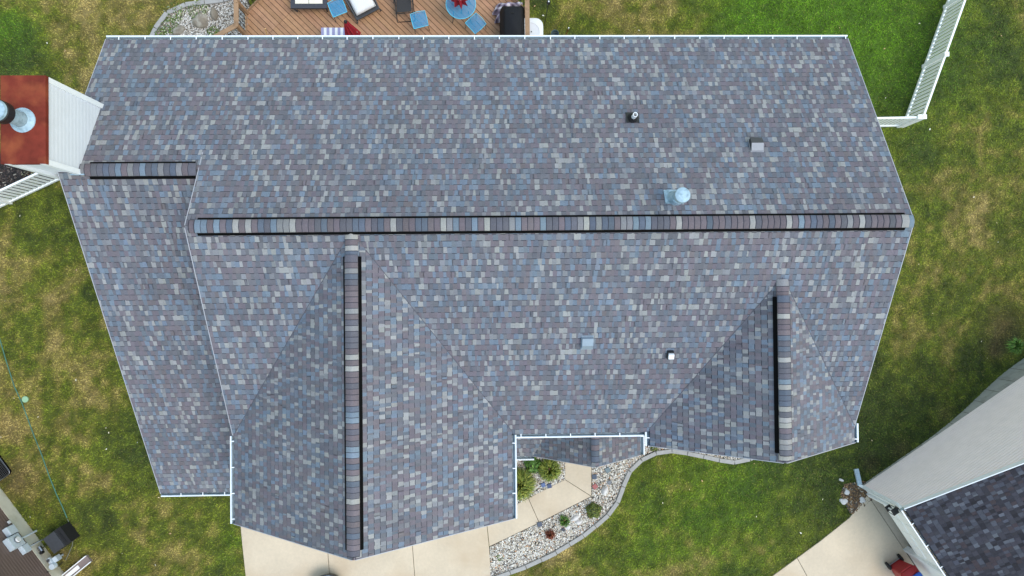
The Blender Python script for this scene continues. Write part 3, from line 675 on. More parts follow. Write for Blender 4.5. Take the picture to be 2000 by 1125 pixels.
def ridge(a, b, p, v0, v1, sp, owner, hw=.135, hwv=.184):
    """caps run from a to b; the vent lies between distances v0 and v1 from a"""
    a, b = Vector(a), Vector(b); d = (b - a); L = d.length; d /= L; sd = Vector((0, 0, 1)).cross(d)
    up = Vector((0, 0, 1)); k = p * .8
    if v1 > v0:
        mb = MB(); zz = lambda y: -p * .85 * abs(y)
        pr = [(-hwv, zz(hwv) - .05), (-hwv, zz(hwv) + .03), (-hw * .9, zz(hw) + .05), (0, .058), (hw * .9, zz(hw) + .05), (hwv, zz(hwv) + .03), (hwv, zz(hwv) - .05)]
        A = [a + d * v0 + sd * q[0] + up * q[1] for q in pr]; B = [x + d * (v1 - v0) for x in A]
        for i in range(len(pr) - 1): mb.face([A[i], B[i], B[i + 1], A[i + 1]])
        mb.face(A[::-1]); mb.face(B); mb.build('ridge_vent', M_vent, owner)
    mes = cap_mesh(sp + .03, hw, k); x = 0.0
    while x + sp + .03 <= L + .012:
        lift = .066 if v0 - .09 <= x < v1 - .05 else .02
        o = a + d * x + up * lift; tw = random.uniform(-.012, .012)
        dd = (d + sd * tw).normalized(); ss = up.cross(dd)
        M = Matrix(((dd.x, ss.x, 0, o.x), (dd.y, ss.y, 0, o.y), (dd.z, ss.z, 1, o.z), (0, 0, 0, 1)))
        ob = link('ridge_cap', mes, owner, world_of(owner).inverted() @ M); ob.color = pick(CAPPAL); x += sp
ridge((XR, YR, ZR), (XL, YR, ZR), PM, .17, XR - XL - .24, .128, ROOFS['roof'])
ridge((-6.33, YW, ZW), (XW + .38, YW, ZW), PM, .06, 2.28, .128, ROOFS['wing_roof'])
ridge((GX_, yj(GZ_) - .01, GZ_), (GX_, GYF, GZ_), PG, .50, 6.55, .118, ROOFS['garage_roof'])
ridge((RX, yj(RZ) - .05, RZ), (RX, RYF, RZ), PR, .38, 3.78, .118, ROOFS['gable_roof'])
ridge((PX, yb_, PZ), (PX, PYF + .02, PZ - .012), PP, 0, 0, .15, ROOFS['porch_roof'], .11)

# ---- cut lines of the closed valleys
def valley(a, b, owner):
    a, b = Vector(a) + Vector((0, 0, .011)), Vector(b) + Vector((0, 0, .011)); MB().bar(a, b, .011, .006).build('valley_cut', M_valley, owner)
for xe in (GXL, GXR): valley((GX_ + (xe - GX_) * .08, yj(z_gar(GX_ + (xe - GX_) * .08)), z_gar(GX_ + (xe - GX_) * .08)), (xe, yj(z_gar(xe)), z_gar(xe)), ROOFS['garage_roof'])
for xe in (RXL, RXR): valley((RX + (xe - RX) * .08, yj(z_rgt(RX + (xe - RX) * .08)), z_rgt(RX + (xe - RX) * .08)), (xe, yj(z_rgt(xe)), z_rgt(xe)), ROOFS['gable_roof'])
# ---- chimney chase
ch = link('chimney', None, house, Matrix.Translation((-9.18, 3.57, 0))); ch['label'] = 'white sided chimney chase with rusty metal cap'
CX0, CX1, CY0, CY1, CZ = -9.53, -8.81, 2.76, 4.38, 8.84
MB().box(((CX0 + CX1) / 2, (CY0 + CY1) / 2, CZ / 2), (CX1 - CX0 - .02, CY1 - CY0 - .02, CZ - .02)).build('chase', M_siding, ch)
sd_ = MB(); lap(sd_, (CX1 - .01, CY0, 0), (0, 1, 0), CY1 - CY0, 6.2, CZ - .02, (1, 0, 0), .125, None, .007); lap(sd_, (CX0, CY0 + .01, 0), (1, 0, 0), CX1 - CX0, .1, CZ - .02, (0, -1, 0), .105); lap(sd_, (CX0 + .01, CY1, 0), (0, -1, 0), CY1 - CY0, .1, CZ - .02, (-1, 0, 0), .105)
sd_.build('siding', M_siding, ch)
for x, y in ((CX1 - .05, CY0 + .01), (CX1 - .05, CY1 - .01), (CX0 + .05, CY0 + .01), (CX0 + .05, CY1 - .01)):
    MB().box((x + (.03 if x > -9 else -.03), y + (.02 if y > 3.5 else -.02), CZ / 2 - .005), (.11, .11, CZ - .03)).build('corner_board', M_white, ch)
MB().box((-8.83, 2.70, 7.58), (.34, .02, .12), Matrix.Rotation(.0, 3, 'X')).build('flashing', M_galv, ch)
cp = MB(); a0_, b0_ = CX0 - .10, CX1 + .05; y0_, y1_ = CY0 - .06, CY1 + .06; zc = CZ; ctr = Vector((-9.19, 3.56, zc + .05))
P_ = [Vector((a0_, y0_, zc)), Vector((b0_, y0_, zc)), Vector((b0_, y1_, zc)), Vector((a0_, y1_, zc))]
for i in range(4): j = (i + 1) % 4; cp.face([P_[i], P_[j], ctr]); cp.face([P_[i] - Vector((0, 0, .1)), P_[j] - Vector((0, 0, .1)), P_[j], P_[i]])
cp.build('chimney_cap', M_rust, ch)
fl = Vector((at(42, 234, 8.9).x, at(42, 234, 8.9).y, 8.86))
MB().lathe(fl, [(.25, .0), (.245, .02), (.19, .05), (.15, .09)], 28).build('storm_collar', M_galv, ch, smooth=True)
MB().lathe(fl, [(.145, .02), (.145, .55)], 24).build('flue_pipe', M_galv, ch, smooth=True)
MB().lathe(fl, [(.15, .5), (.21, .53), (.215, .72), (.20, .74), (.0, .74)], 28).build('flue_cap', M_black, ch, smooth=False)
MB().lathe(fl, [(.2, .742), (.18, .79), (.10, .815), (0, .82)], 28).build('flue_lid', M_galv, ch, smooth=True)

# ---- things on the roof
nb_ = Vector((0, s, c)); nf_ = Vector((0, -s, c))
def on_back(x, y): return Vector((x, y, zback(y) + .008))
def on_front(x, y): return Vector((x, y, zfront(y) + .008))
RB = Matrix(((1, 0, 0), (0, c, s), (0, -s, c))); RF = Matrix(((1, 0, 0), (0, c, -s), (0, s, c)))
# plumbing pipe with rubber boot
pv = link('plumbing_vent', None, house, Matrix.Translation(on_back(3.19, 4.04))); pv['label'] = 'white plastic plumbing pipe in a black boot'
o = on_back(3.19, 4.04)
MB().box(o + nb_ * .006, (.29, .30, .012), RB).build('boot_flashing', M_black, pv)
MB().lathe(o + Vector((0, -.02, 0)), [(.12, .0), (.10, .07), (.062, .14), (.058, .16)], 18).build('rubber_boot', M_rubber, pv, smooth=True)
MB().lathe(o + Vector((0, -.02, 0)), [(.053, .05), (.053, .36), (.043, .36), (.043, .12), (0, .12)], 18).build('pipe', M_vinyl, pv)
# square slant-back vents
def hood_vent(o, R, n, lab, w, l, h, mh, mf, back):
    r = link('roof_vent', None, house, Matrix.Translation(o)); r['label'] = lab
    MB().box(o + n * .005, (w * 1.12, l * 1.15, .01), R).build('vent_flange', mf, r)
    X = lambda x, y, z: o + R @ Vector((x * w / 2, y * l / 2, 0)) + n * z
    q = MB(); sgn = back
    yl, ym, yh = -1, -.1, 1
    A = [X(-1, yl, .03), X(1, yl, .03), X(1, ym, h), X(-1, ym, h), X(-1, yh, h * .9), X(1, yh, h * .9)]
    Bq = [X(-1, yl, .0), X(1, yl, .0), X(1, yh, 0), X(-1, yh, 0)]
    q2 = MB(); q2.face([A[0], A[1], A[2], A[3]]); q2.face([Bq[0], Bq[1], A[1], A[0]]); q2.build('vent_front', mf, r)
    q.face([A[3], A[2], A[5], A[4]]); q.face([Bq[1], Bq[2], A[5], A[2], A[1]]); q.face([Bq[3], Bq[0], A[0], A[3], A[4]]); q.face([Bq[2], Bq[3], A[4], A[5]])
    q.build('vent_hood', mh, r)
hood_vent(on_back(5.86, 3.29), RB, nb_, 'dark hooded square roof vent with sunlight painted on its front, on the back slope', .27, .30, .13, M_charc, M_vlit, True)
hood_vent(on_front(2.10, -1.05), RF, nf_, 'blue grey hooded square roof vent on the front slope', .25, .32, .13, M_lead, M_lead, False)
o = on_front(4.02, -1.35); r = link('roof_vent', None, house, Matrix.Translation(o)); r['label'] = 'small black roof vent with a square white lid'
MB().box(o + nf_ * .04, (.14, .20, .08), RF).build('vent_base', M_black, r); MB().box(o + nf_ * .115 + Vector((.005, .01, 0)), (.125, .125, .07), RF).build('vent_lid', M_vinyl, r, bevel=.008)
# furnace flue with conical flashing and round cap
o = on_back(3.86, 2.03); r = link('flue_vent', None, house, Matrix.Translation(o)); r['label'] = 'galvanised furnace flue with a round domed cap'
MB().box(o + nb_ * .006 + Vector((-.03, .05, -.03)), (.38, .36, .012), RB).build('vent_flange', M_galv, r)
MB().lathe(o, [(.19, -.06), (.16, .05), (.105, .22), (.10, .24)], 24).build('flashing_cone', M_galv, r, smooth=True)
MB().lathe(o, [(.09, .1), (.09, .52)], 20).build('pipe', M_galv, r, smooth=True)
MB().lathe(o, [(.12, .24), (.13, .26), (.11, .28), (.10, .285)], 20).build('storm_collar', M_galv, r, smooth=True)
MB().lathe(o, [(.10, .46), (.155, .47), (.16, .60), (.150, .615), (.09, .64), (0, .648)], 26).build('flue_cap', M_galv, r, smooth=False)

# ------------------------------------------------------------------ deck behind the house
ZD = 0.45
deck = thing('wooden_deck', 'brown wooden deck of diagonal boards behind the house', 'deck', (-3.3, 8.3, 0))
bd = Vector((1, -1, 0)).normalized(); bn = Vector((1, 1, 0)).normalized()
CONV = [[(-7.72, 5.95), (1.14, 5.95), (1.14, 9.11), (-0.5, 10.75), (-6.0, 10.75), (-7.72, 9.03)], [(-8.9, 5.95), (-7.72, 5.95), (-7.72, 8.3), (-8.9, 7.6)]]
seam = at(530, 61, ZD); seam_s = seam.dot(bd)
wdk = 0.143; t = -4.0
while t < 12.0:
    for lo, hi in ((-30, seam_s - .004), (seam_s + .004, 30)):
        q0 = [bd * lo + bn * t, bd * hi + bn * t, bd * hi + bn * (t + wdk - .015), bd * lo + bn * (t + wdk - .015)]
        for cv in CONV:
            q = clip([(p.x, p.y) for p in q0], cv)
            if len(q) >= 3:
                k = random.uniform(.88, 1.1); col = S(172, 131, 99)
                dz = random.uniform(-.002, .002)
                o_ = MB().prism(q, ZD - .03, ZD + dz).build('deck_board', M_wood, deck); o_.color = (col[0] * k, col[1] * k * random.uniform(.97, 1.03), col[2] * k * random.uniform(.94, 1.06), 1)
    t += wdk
MB().prism(inset(DECK, .05), ZD - .2, ZD - .05).build('deck_frame', M_dark, deck)
for p in ((-8.6, 6.4), (-8.6, 7.5), (-7.5, 9), (-6, 10.5), (-3.2, 10.5), (-.6, 10.5), (1, 9), (1, 6.4)): MB().box((p[0], p[1], .13), (.14, .14, .26)).build('deck_footing', M_rail, deck)
RP = [(-8.85, 6.0), (-8.85, 7.62), (-7.69, 8.28), (-7.69, 9.02), (-6.0, 10.71), (-3.2, 10.71), (-.52, 10.71), (1.11, 9.10), (1.11, 7.6), (1.11, 6.0)]
for p in RP: MB().box((p[0], p[1], ZD + .49), (.11, .11, .99)).build('railing_post', M_rail, deck, bevel=.006)
for a_, b_ in zip(RP, RP[1:]):
    A, B = Vector((a_[0], a_[1], 0)), Vector((b_[0], b_[1], 0)); d = (B - A).normalized(); L = (B - A).length
    MB().bar(A + Vector((0, 0, ZD + .955)) - d * .03, B + Vector((0, 0, ZD + .955)) + d * .03, .14, .035).build('railing_cap', M_rail, deck)
    MB().bar(A + Vector((0, 0, ZD + .88)), B + Vector((0, 0, ZD + .88)), .035, .085).build('railing_rail', M_rail, deck)
    MB().bar(A + Vector((0, 0, ZD + .10)), B + Vector((0, 0, ZD + .10)), .035, .085).build('railing_rail', M_rail, deck)
    n_ = max(2, int(L / .12))
    for i in range(1, n_): p = A + d * L * i / n_; MB().tube([p + Vector((0, 0, ZD + .1)), p + Vector((0, 0, ZD + .88))], .01, 6).build('baluster', M_black, deck)

def wiregrid(mb, cx, cy, z, w, l, M, n=13, th=.008, bow=0.0, circ=None):
    for i in range(n):
        f = -1 + 2 * i / (n - 1)
        for ax in (0, 1):
            h = 1.0
            if circ: h = math.sqrt(max(0, 1 - f * f)) or .01
            if ax == 0: a_, b_ = Vector((f * w / 2, -l / 2 * h, 0)), Vector((f * w / 2, l / 2 * h, 0))
            else: a_, b_ = Vector((-w / 2 * h, f * l / 2, .003)), Vector((w / 2 * h, f * l / 2, .003))
            mb.bar(M @ a_ + Vector((cx, cy, z)), M @ b_ + Vector((cx, cy, z)), th, .004)
def stool(px, py, rot, lab):
    c_ = at(px, py, ZD + .43); o = thing('patio_stool', lab, 'stool', (c_.x, c_.y, ZD), group='blue mesh seats on the deck')
    R = Matrix.Rotation(rot, 3, 'Z'); w = .46
    g = MB(); wiregrid(g, c_.x, c_.y, ZD + .43, w - .02, w - .02, R, 16, .012); g.build('seat', M_blue, o)
    pts = [Vector(p) for p in ((-w / 2, -w / 2, 0), (w / 2, -w / 2, 0), (w / 2 * 1.04, 0, .0), (w / 2, w / 2, .02), (0, w / 2 * 1.1, .03), (-w / 2, w / 2, .02), (-w / 2 * 1.04, 0, 0), (-w / 2, -w / 2, 0))]
    MB().tube([R @ p + Vector((c_.x, c_.y, ZD + .435)) for p in pts], .012, 6).build('seat_frame', M_bluelt, o)
    for sx, sy in ((-1, -1), (1, -1), (1, 1), (-1, 1)):
        MB().tube([R @ Vector((sx * w * .46, sy * w * .46, .42)) + Vector((c_.x, c_.y, ZD)), R @ Vector((sx * w * .5, sy * w * .5, 0)) + Vector((c_.x, c_.y, ZD + .002))], .010, 6).build('leg', M_charc, o)
stool(659, 15, math.radians(22), 'blue mesh stool between the tiled table and the white lounger')
stool(819, 39, math.radians(14), 'blue mesh stool beside the black reclining chair')
stool(929, 46, math.radians(-48), 'blue mesh stool pulled up to the round blue table')
# round table and its umbrella
c_ = at(900, 8, ZD + .72); tb = thing('round_table', 'round blue mesh patio table with the red umbrella through it', 'table', (c_.x, c_.y, ZD))
g = MB(); wiregrid(g, c_.x, c_.y, ZD + .715, .90, .90, Matrix.Identity(3), 32, .012, circ=True); g.build('tabletop', M_blue, tb)
MB().tube([(c_.x + .455 * math.cos(t), c_.y + .455 * math.sin(t), ZD + .72) for t in [2 * math.pi * k / 40 for k in range(41)]], .012, 6, False).build('rim', M_bluelt, tb)
for k in range(4): t = math.pi / 4 + k * math.pi / 2; MB().tube([(c_.x + .33 * math.cos(t), c_.y + .33 * math.sin(t), ZD + .71), (c_.x + .36 * math.cos(t), c_.y + .36 * math.sin(t), ZD + .3), (c_.x + .42 * math.cos(t), c_.y + .42 * math.sin(t), ZD + .002)], .012, 6).build('leg', M_charc, tb)
def umbrella(x, y, z0, h, lab, base=True):
    o = thing('patio_umbrella', lab, 'umbrella', (x, y, ZD), group='closed red patio umbrellas')
    MB().tube([(x, y, ZD + .002), (x, y, ZD + h - .05)], .02, 10).build('pole', M_charc, o)
    if base: MB().lathe((x, y, ZD), [(.24, .004), (.24, .04), (.1, .08), (.04, .2)], 20).build('base', M_black, o, smooth=True)
    n = 16; mb = MB(); rr = lambda f, k: (.045 + .24 * f ** .8) * (1 if k % 2 else .5 + .1 * (1 - f))
    lv = [0, .08, .3, .6, .85, 1.0]
    ring = [[Vector((x + rr(f, k) * math.cos(2 * math.pi * k / n + f * .5), y + rr(f, k) * math.sin(2 * math.pi * k / n + f * .5), ZD + h - f * (h - z0))) for k in range(n)] for f in lv]
    for i in range(len(lv) - 1):
        for k in range(n): mb.face([ring[i][k], ring[i + 1][k], ring[i + 1][(k + 1) % n], ring[i][(k + 1) % n]])
    mb.face(ring[0]); mb.build('canopy', M_red, o)
    MB().lathe((x, y, ZD + h - .01), [(.05, 0), (.05, .05), (.03, .09), (0, .095)], 14).build('finial', M_black, o, smooth=True)
    MB().lathe((x, y, ZD + z0 + (h - z0) * .28), [(.155, 0), (.165, .02), (.155, .04)], 14).build('tie', M_vinyl, o)
umbrella(c_.x, c_.y, 1.0, 2.35, 'closed red umbrella standing through the round blue table', False)
p = at(675, 43, ZD + 2.2); umbrella(p.x, p.y, .8, 2.2, 'closed red umbrella on its own by the house eave')
# tiled low table
p = at(603, -14, ZD + .45); o = thing('low_table', 'dark wicker low table with cream tile top', 'table', (p.x, p.y, ZD))
tw, tl = 1.12, .96; z = ZD + .42
for sx, sy, w, l in ((0, -1, tw, .13), (0, 1, tw, .13), (-1, 0, .13, tl - .262), (1, 0, .13, tl - .262)):
    MB().box((p.x + sx * (tw / 2 - .065), p.y + sy * (tl / 2 - .065), z), (w, l, .08)).build('frame', M_wicker, o)
for i in (0, 1):
    for j in (0, 1): MB().box((p.x - .215 + i * .43, p.y - .172 + j * .345, z + .025), (.415, .33, .02)).build('tile', M_tile, o, bevel=.004)
MB().box((p.x, p.y, z - .01), (.86, .70, .03)).build('tile_tray', M_wicker, o)
for sx in (-1, 1):
    for sy in (-1, 1): MB().tube([(p.x + sx * .44, p.y + sy * .36, z - .03), (p.x + sx * .50, p.y + sy * .42, ZD + .2), (p.x + sx * .47, p.y + sy * .40, ZD + .003)], .024, 8).build('leg', M_wicker, o)
# white cushioned lounger
p = at(702, -4, ZD + .35); o = thing('lounge_chair', 'white cushioned lounger with dark frame beside the tiled table', 'lounge chair', (p.x, p.y, ZD)); R = Matrix.Rotation(math.radians(28), 3, 'Z')
LO = lambda x, y, z: R @ Vector((x, y, 0)) + Vector((p.x, p.y, ZD + z))
def pillow(mb, cx, cy, cz, w, l, h, n=10):
    """a soft cushion: a rounded box"""
    for top in (1, -1):
        P = [[LO(cx + w / 2 * u, cy + l / 2 * v, cz + top * h / 2 * (max(0, 1 - abs(u) ** 5) * max(0, 1 - abs(v) ** 5)) ** .45) for u in np.linspace(-1, 1, n)] for v in np.linspace(-1, 1, n)]
        for i in range(n - 1):
            for j in range(n - 1):
                q = [P[i][j], P[i][j + 1], P[i + 1][j + 1], P[i + 1][j]]; mb.face(q if top > 0 else q[::-1])
    return mb
pillow(MB(), 0, -.12, .40, .68, .72, .18).build('seat_cushion', M_cush, o, smooth=True, merge=True)
pillow(MB(), 0, .48, .52, .70, .52, .22).build('back_cushion', M_cush, o, smooth=True, merge=True)
for sx in (-1, 1): MB().tube([LO(sx * .38, -.54, .26), LO(sx * .40, 0, .46), LO(sx * .40, .7, .62)], .03, 8).build('arm', M_charc, o)
MB().bar(LO(-.38, -.53, .27), LO(.38, -.53, .27), .05, .05).build('front_rail', M_charc, o); MB().bar(LO(-.38, .7, .4), LO(.38, .7, .4), .05, .05).build('back_rail', M_charc, o)
MB().box(LO(0, .05, .27), (.72, 1.2, .04), R).build('frame', M_charc, o)
for sx in (-1, 1):
    for sy in (-.5, .66): MB().tube([LO(sx * .37, sy, .27), LO(sx * .42, sy - .05, .12), LO(sx * .41, sy - .02, .003)], .02, 8).build('leg', M_charc, o)
# black sling recliner
p = at(788, -2, ZD + .4); o = thing('reclining_chair', 'black sling reclining chair standing on the deck', 'chair', (p.x, p.y, ZD)); R = Matrix.Rotation(math.radians(4), 3, 'Z')
LO = lambda x, y, z: R @ Vector((x, y, 0)) + Vector((p.x, p.y, ZD + z))
def sling(name, pts, w):
    mb = MB()
    for a_, b_ in zip(pts, pts[1:]):
        mb.face([LO(-w / 2, *a_), LO(w / 2, *a_), LO(w / 2, *b_), LO(-w / 2, *b_)]); k = .012
        mb.face([LO(-w / 2, b_[0], b_[1] - k), LO(w / 2, b_[0], b_[1] - k), LO(w / 2, a_[0], a_[1] - k), LO(-w / 2, a_[0], a_[1] - k)])
    mb.build(name, M_sling, o)
sling('seat', [(-.42, .44), (-.2, .40), (.1, .38)], .46); sling('backrest', [(.12, .40), (.35, .6), (.62, .86), (.78, 1.0)], .46)
for sx in (-1, 1):
    MB().tube([LO(sx * .26, -.46, .44), LO(sx * .26, .1, .39), LO(sx * .26, .8, 1.02)], .013, 6).build('side_rail', M_black, o)
    MB().tube([LO(sx * .28, -.56, .01), LO(sx * .28, .1, .4), LO(sx * .28, .5, .62)], .013, 6).build('leg', M_black, o)
    MB().tube([LO(sx * .28, .62, .01), LO(sx * .28, .1, .4), LO(sx * .28, -.2, .62), LO(sx * .28, .3, .66)], .013, 6).build('armrest', M_black, o)
for y, z in ((-.56, .012), (.62, .012), (-.46, .44), (.8, 1.02)): MB().tube([LO(-.28, y, z), LO(.28, y, z)], .013, 6).build('cross_bar', M_black, o)
MB().tube([LO(-.23, .74, 1.04), LO(.23, .74, 1.04)], .05, 10).build('headrest', M_sling, o)
# covered grill
o = thing('covered_grill', 'tall barbecue grill under a black cover at the deck railing', 'grill', tuple(at(1000, 60, ZD).xy) + (ZD,))
def loft(levels, name, m, par, smooth=True):
    mb = MB(); n = len(levels[0])
    for A, B in zip(levels, levels[1:]):
        for k in range(n): mb.face([A[k], A[(k + 1) % n], B[(k + 1) % n], B[k]])
    mb.face(levels[-1]); return mb.build(name, m, par, smooth=smooth, merge=True)
def rrect(cx, cy, z, w, l, r=.08, n=4, wob=0.0):
    out = []
    for qx, qy, a0 in ((1, 1, 0), (-1, 1, 90), (-1, -1, 180), (1, -1, 270)):
        for k in range(n + 1):
            t = math.radians(a0 + 90 * k / n); x_ = cx + qx * (w / 2 - r) + r * math.cos(t); y_ = cy + qy * (l / 2 - r) + r * math.sin(t)
            out.append(Vector((x_ + wob * math.sin(9 * y_ + z * 7), y_ + wob * math.sin(8 * x_ + 3 * z), z)))
    return out
gt = at(1002, 42, ZD + 1.1); gc_ = (gt.x, gt.y)
loft([rrect(gc_[0], gc_[1], ZD + .03, .80, 1.30, .06, 4, .012), rrect(gc_[0], gc_[1], ZD + .45, .76, 1.26, .06, 4, .012), rrect(gc_[0], gc_[1], ZD + .82, .70, 1.16, .07, 4, .006), rrect(gc_[0], gc_[1] + .0, ZD + .95, .60, 1.02, .09), rrect(gc_[0], gc_[1], ZD + 1.10, .54, .92, .10), rrect(gc_[0], gc_[1], ZD + 1.15, .46, .82, .12)], 'grill_cover', M_cover, o)
for sx in (-1, 1):
    for sy in (-1, 1): MB().tube([(gc_[0] + sx * .33, gc_[1] + sy * .55, ZD + .002), (gc_[0] + sx * .33, gc_[1] + sy * .55, ZD + .3)], .03, 8).build('leg', M_black, o)
MB().tube([(gc_[0] - .05, gc_[1] + .25, ZD + 1.15), (gc_[0] - .05, gc_[1] + .25, ZD + 1.17), (gc_[0] + .02, gc_[1] + .25, ZD + 1.17), (gc_[0] + .02, gc_[1] + .25, ZD + 1.15)], .012, 6).build('handle_loop', M_black, o)
# plaid blanket
m = bpy.data.materials.new('plaid_cloth'); m.use_nodes = True; nt = m.node_tree; tc = nt.nodes.new('ShaderNodeTexCoord'); b_ = nt.nodes['Principled BSDF']; b_.inputs['Roughness'].default_value = .9
mp = nt.nodes.new('ShaderNodeMapping'); mp.inputs['Rotation'].default_value = (0, 0, .6); nt.links.new(tc.outputs['Object'], mp.inputs[0]); outs = []
for dr in ('X', 'Y'):
    w_ = nt.nodes.new('ShaderNodeTexWave'); w_.bands_direction = dr; w_.inputs['Scale'].default_value = 1.6; w_.inputs['Distortion'].default_value = 2.5; w_.inputs['Detail'].default_value = 2; nt.links.new(mp.outputs[0], w_.inputs[0]); outs.append(w_.outputs['Fac'])
ad = nt.nodes.new('ShaderNodeMath'); nt.links.new(outs[0], ad.inputs[0]); nt.links.new(outs[1], ad.inputs[1])
cr = nt.nodes.new('ShaderNodeValToRGB'); cr.color_ramp.elements[0].color = S(50, 46, 58); cr.color_ramp.elements[1].color = S(226, 220, 226); e_ = cr.color_ramp.elements.new(.5); e_.color = S(150, 134, 156)
ml = nt.nodes.new('ShaderNodeMath'); ml.operation = 'MULTIPLY'; ml.inputs[1].default_value = .55; nt.links.new(ad.outputs[0], ml.inputs[0]); nt.links.new(ml.outputs[0], cr.inputs[0]); nt.links.new(cr.outputs[0], b_.inputs[0]); M_plaid = m
p = at(985, 12, ZD + .5); o = thing('blanket', 'crumpled lilac and black plaid blanket behind the covered grill', 'blanket', (p.x, p.y, ZD))
nb2 = 26; mb = MB(); G = [[None] * nb2 for _ in range(nb2)]
for i in range(nb2):
    for j in range(nb2):
        u, v = -1 + 2 * i / (nb2 - 1), -1 + 2 * j / (nb2 - 1); r_ = math.hypot(u, v); ang = math.atan2(v, u)
        rad = .42 * (1 + .22 * math.sin(3 * ang + 1) + .12 * math.sin(7 * ang)); sc = max(abs(u), abs(v)) / (r_ or 1)
        x_, y_ = u * sc * rad * 1.0, v * sc * rad * .9; rr2 = r_ * sc
        G[i][j] = Vector((p.x + x_ + .05, p.y + y_ * .8 + x_ * .35, ZD + .04 + .46 * max(0, 1 - rr2 ** 2.2) + .05 * math.sin(14 * x_ + 5 * y_) * (1 - rr2 * .4) + .035 * math.sin(17 * y_ - 6 * x_) * (1 - rr2 * .4)))
for i in range(nb2 - 1):
    for j in range(nb2 - 1): mb.face([G[i][j], G[i + 1][j], G[i + 1][j + 1], G[i][j + 1]])
mb.build('cloth', M_plaid, o, smooth=True, merge=True)
MB().box((p.x + .05, p.y, ZD + .16), (.3, .25, .30)).build('stand', M_sling, o)
# striped bench cushion, wooden pole, white tub, torch, bucket, red tool
p = at(652, 66, ZD + .5); o = thing('bench_cushion', 'lilac and white striped bench cushion just below the back eave', 'cushion', (p.x, p.y - .05, ZD))
for i in range(9): MB().box((p.x - .34 + i * .085, p.y - .1, ZD + .5), (.083, .55, .09)).build('stripe', M_cush if i % 2 else mat('lilac_cloth', S(150, 148, 184), .9), o)
MB().box((p.x, p.y - .1, ZD + .43), (.80, .52, .05)).build('bench_board', M_tub, o)
for sx in (-1, 1):
    for sy in (-1, 1): MB().box((p.x + sx * .34, p.y - .1 + sy * .2, ZD + .203), (.05, .05, .40)).build('leg', M_tub, o)
a_, b_ = at(518, 56, ZD + 1.15), at(528, 76, ZD + .02); o = MB().tube([a_, Vector((b_.x, b_.y - .3, ZD + .01))], .018, 8).build('wooden_pole', mat('pale_wood', S(214, 172, 116), .7, .1, 10)); tag(o, 'pale wooden pole leaning at the edge of the deck', 'pole')
p = at(1042, 62, .6); o = thing('storage_tub', 'white rounded plastic tub with circular lid beside the deck', 'tub', (p.x, p.y, 0))
ctr_ = at(1036, 62, .7)
loft([rrect(ctr_.x, ctr_.y, .0, .72, .82, .22, 6), rrect(ctr_.x, ctr_.y, .5, .80, .90, .24, 6), rrect(ctr_.x, ctr_.y, .64, .82, .92, .25, 6), rrect(ctr_.x, ctr_.y, .68, .76, .86, .25, 6)], 'tub_body', M_tub, o)
MB().lathe((ctr_.x, ctr_.y, .675), [(.30, .0), (.30, .025), (.285, .03), (.28, .018), (0, .018)], 32).build('lid', M_tub, o)
MB().lathe((ctr_.x + .03, ctr_.y, .69), [(.02, 0), (.02, .02), (0, .02)], 10).build('knob', M_charc, o)
p = at(1063, 50, 0); o = thing('garden_torch', 'thin black garden torch standing in the lawn beside the deck', 'torch', (p.x, p.y, 0)); hz = 1.75
MB().tube([(p.x, p.y, -.05), (p.x, p.y, hz)], .012, 6).build('pole', M_black, o)
MB().lathe((p.x, p.y, hz - .02), [(.02, -.05), (.055, .02), (.06, .1), (.045, .15), (0, .15)], 14).build('torch_head', M_black, o, smooth=True)
MB().lathe((p.x, p.y, hz + .13), [(.02, 0), (.02, .03), (0, .035)], 10).build('wick', M_vinyl, o)
p = at(1084, 66, 0.3); o = thing('bucket', 'small grey blue bucket on the grass by the back eave', 'bucket', (p.x, p.y, 0))
MB().lathe((p.x, p.y, 0), [(.0, .01), (.10, .01), (.13, .30), (.135, .30), (.125, .28), (.10, .05), (0, .05)], 20).build('bucket_body', mat('bucket_plastic', S(92, 116, 122), .6, .1, 8), o, smooth=True)
MB().tube([(p.x + .13 * math.cos(t), p.y, .30 + .1 * math.sin(t)) for t in np.linspace(0, math.pi, 9)], .005, 5).build('handle', M_steel, o)
a_, b_ = at(1111, 54, .9), at(1104, 72, .02); o = thing('garden_tool', 'red handled garden tool leaning behind the back eave', 'tool', (b_.x, b_.y, 0))
MB().tube([b_, a_ - (a_ - b_) * .12], .014, 6).build('shaft', M_redbin, o); MB().tube([a_ - (a_ - b_) * .12, a_], .018, 8).build('grip', M_vinyl, o); MB().box(b_ + Vector((0, 0, .0)), (.12, .03, .10)).build('blade', M_steel, o)

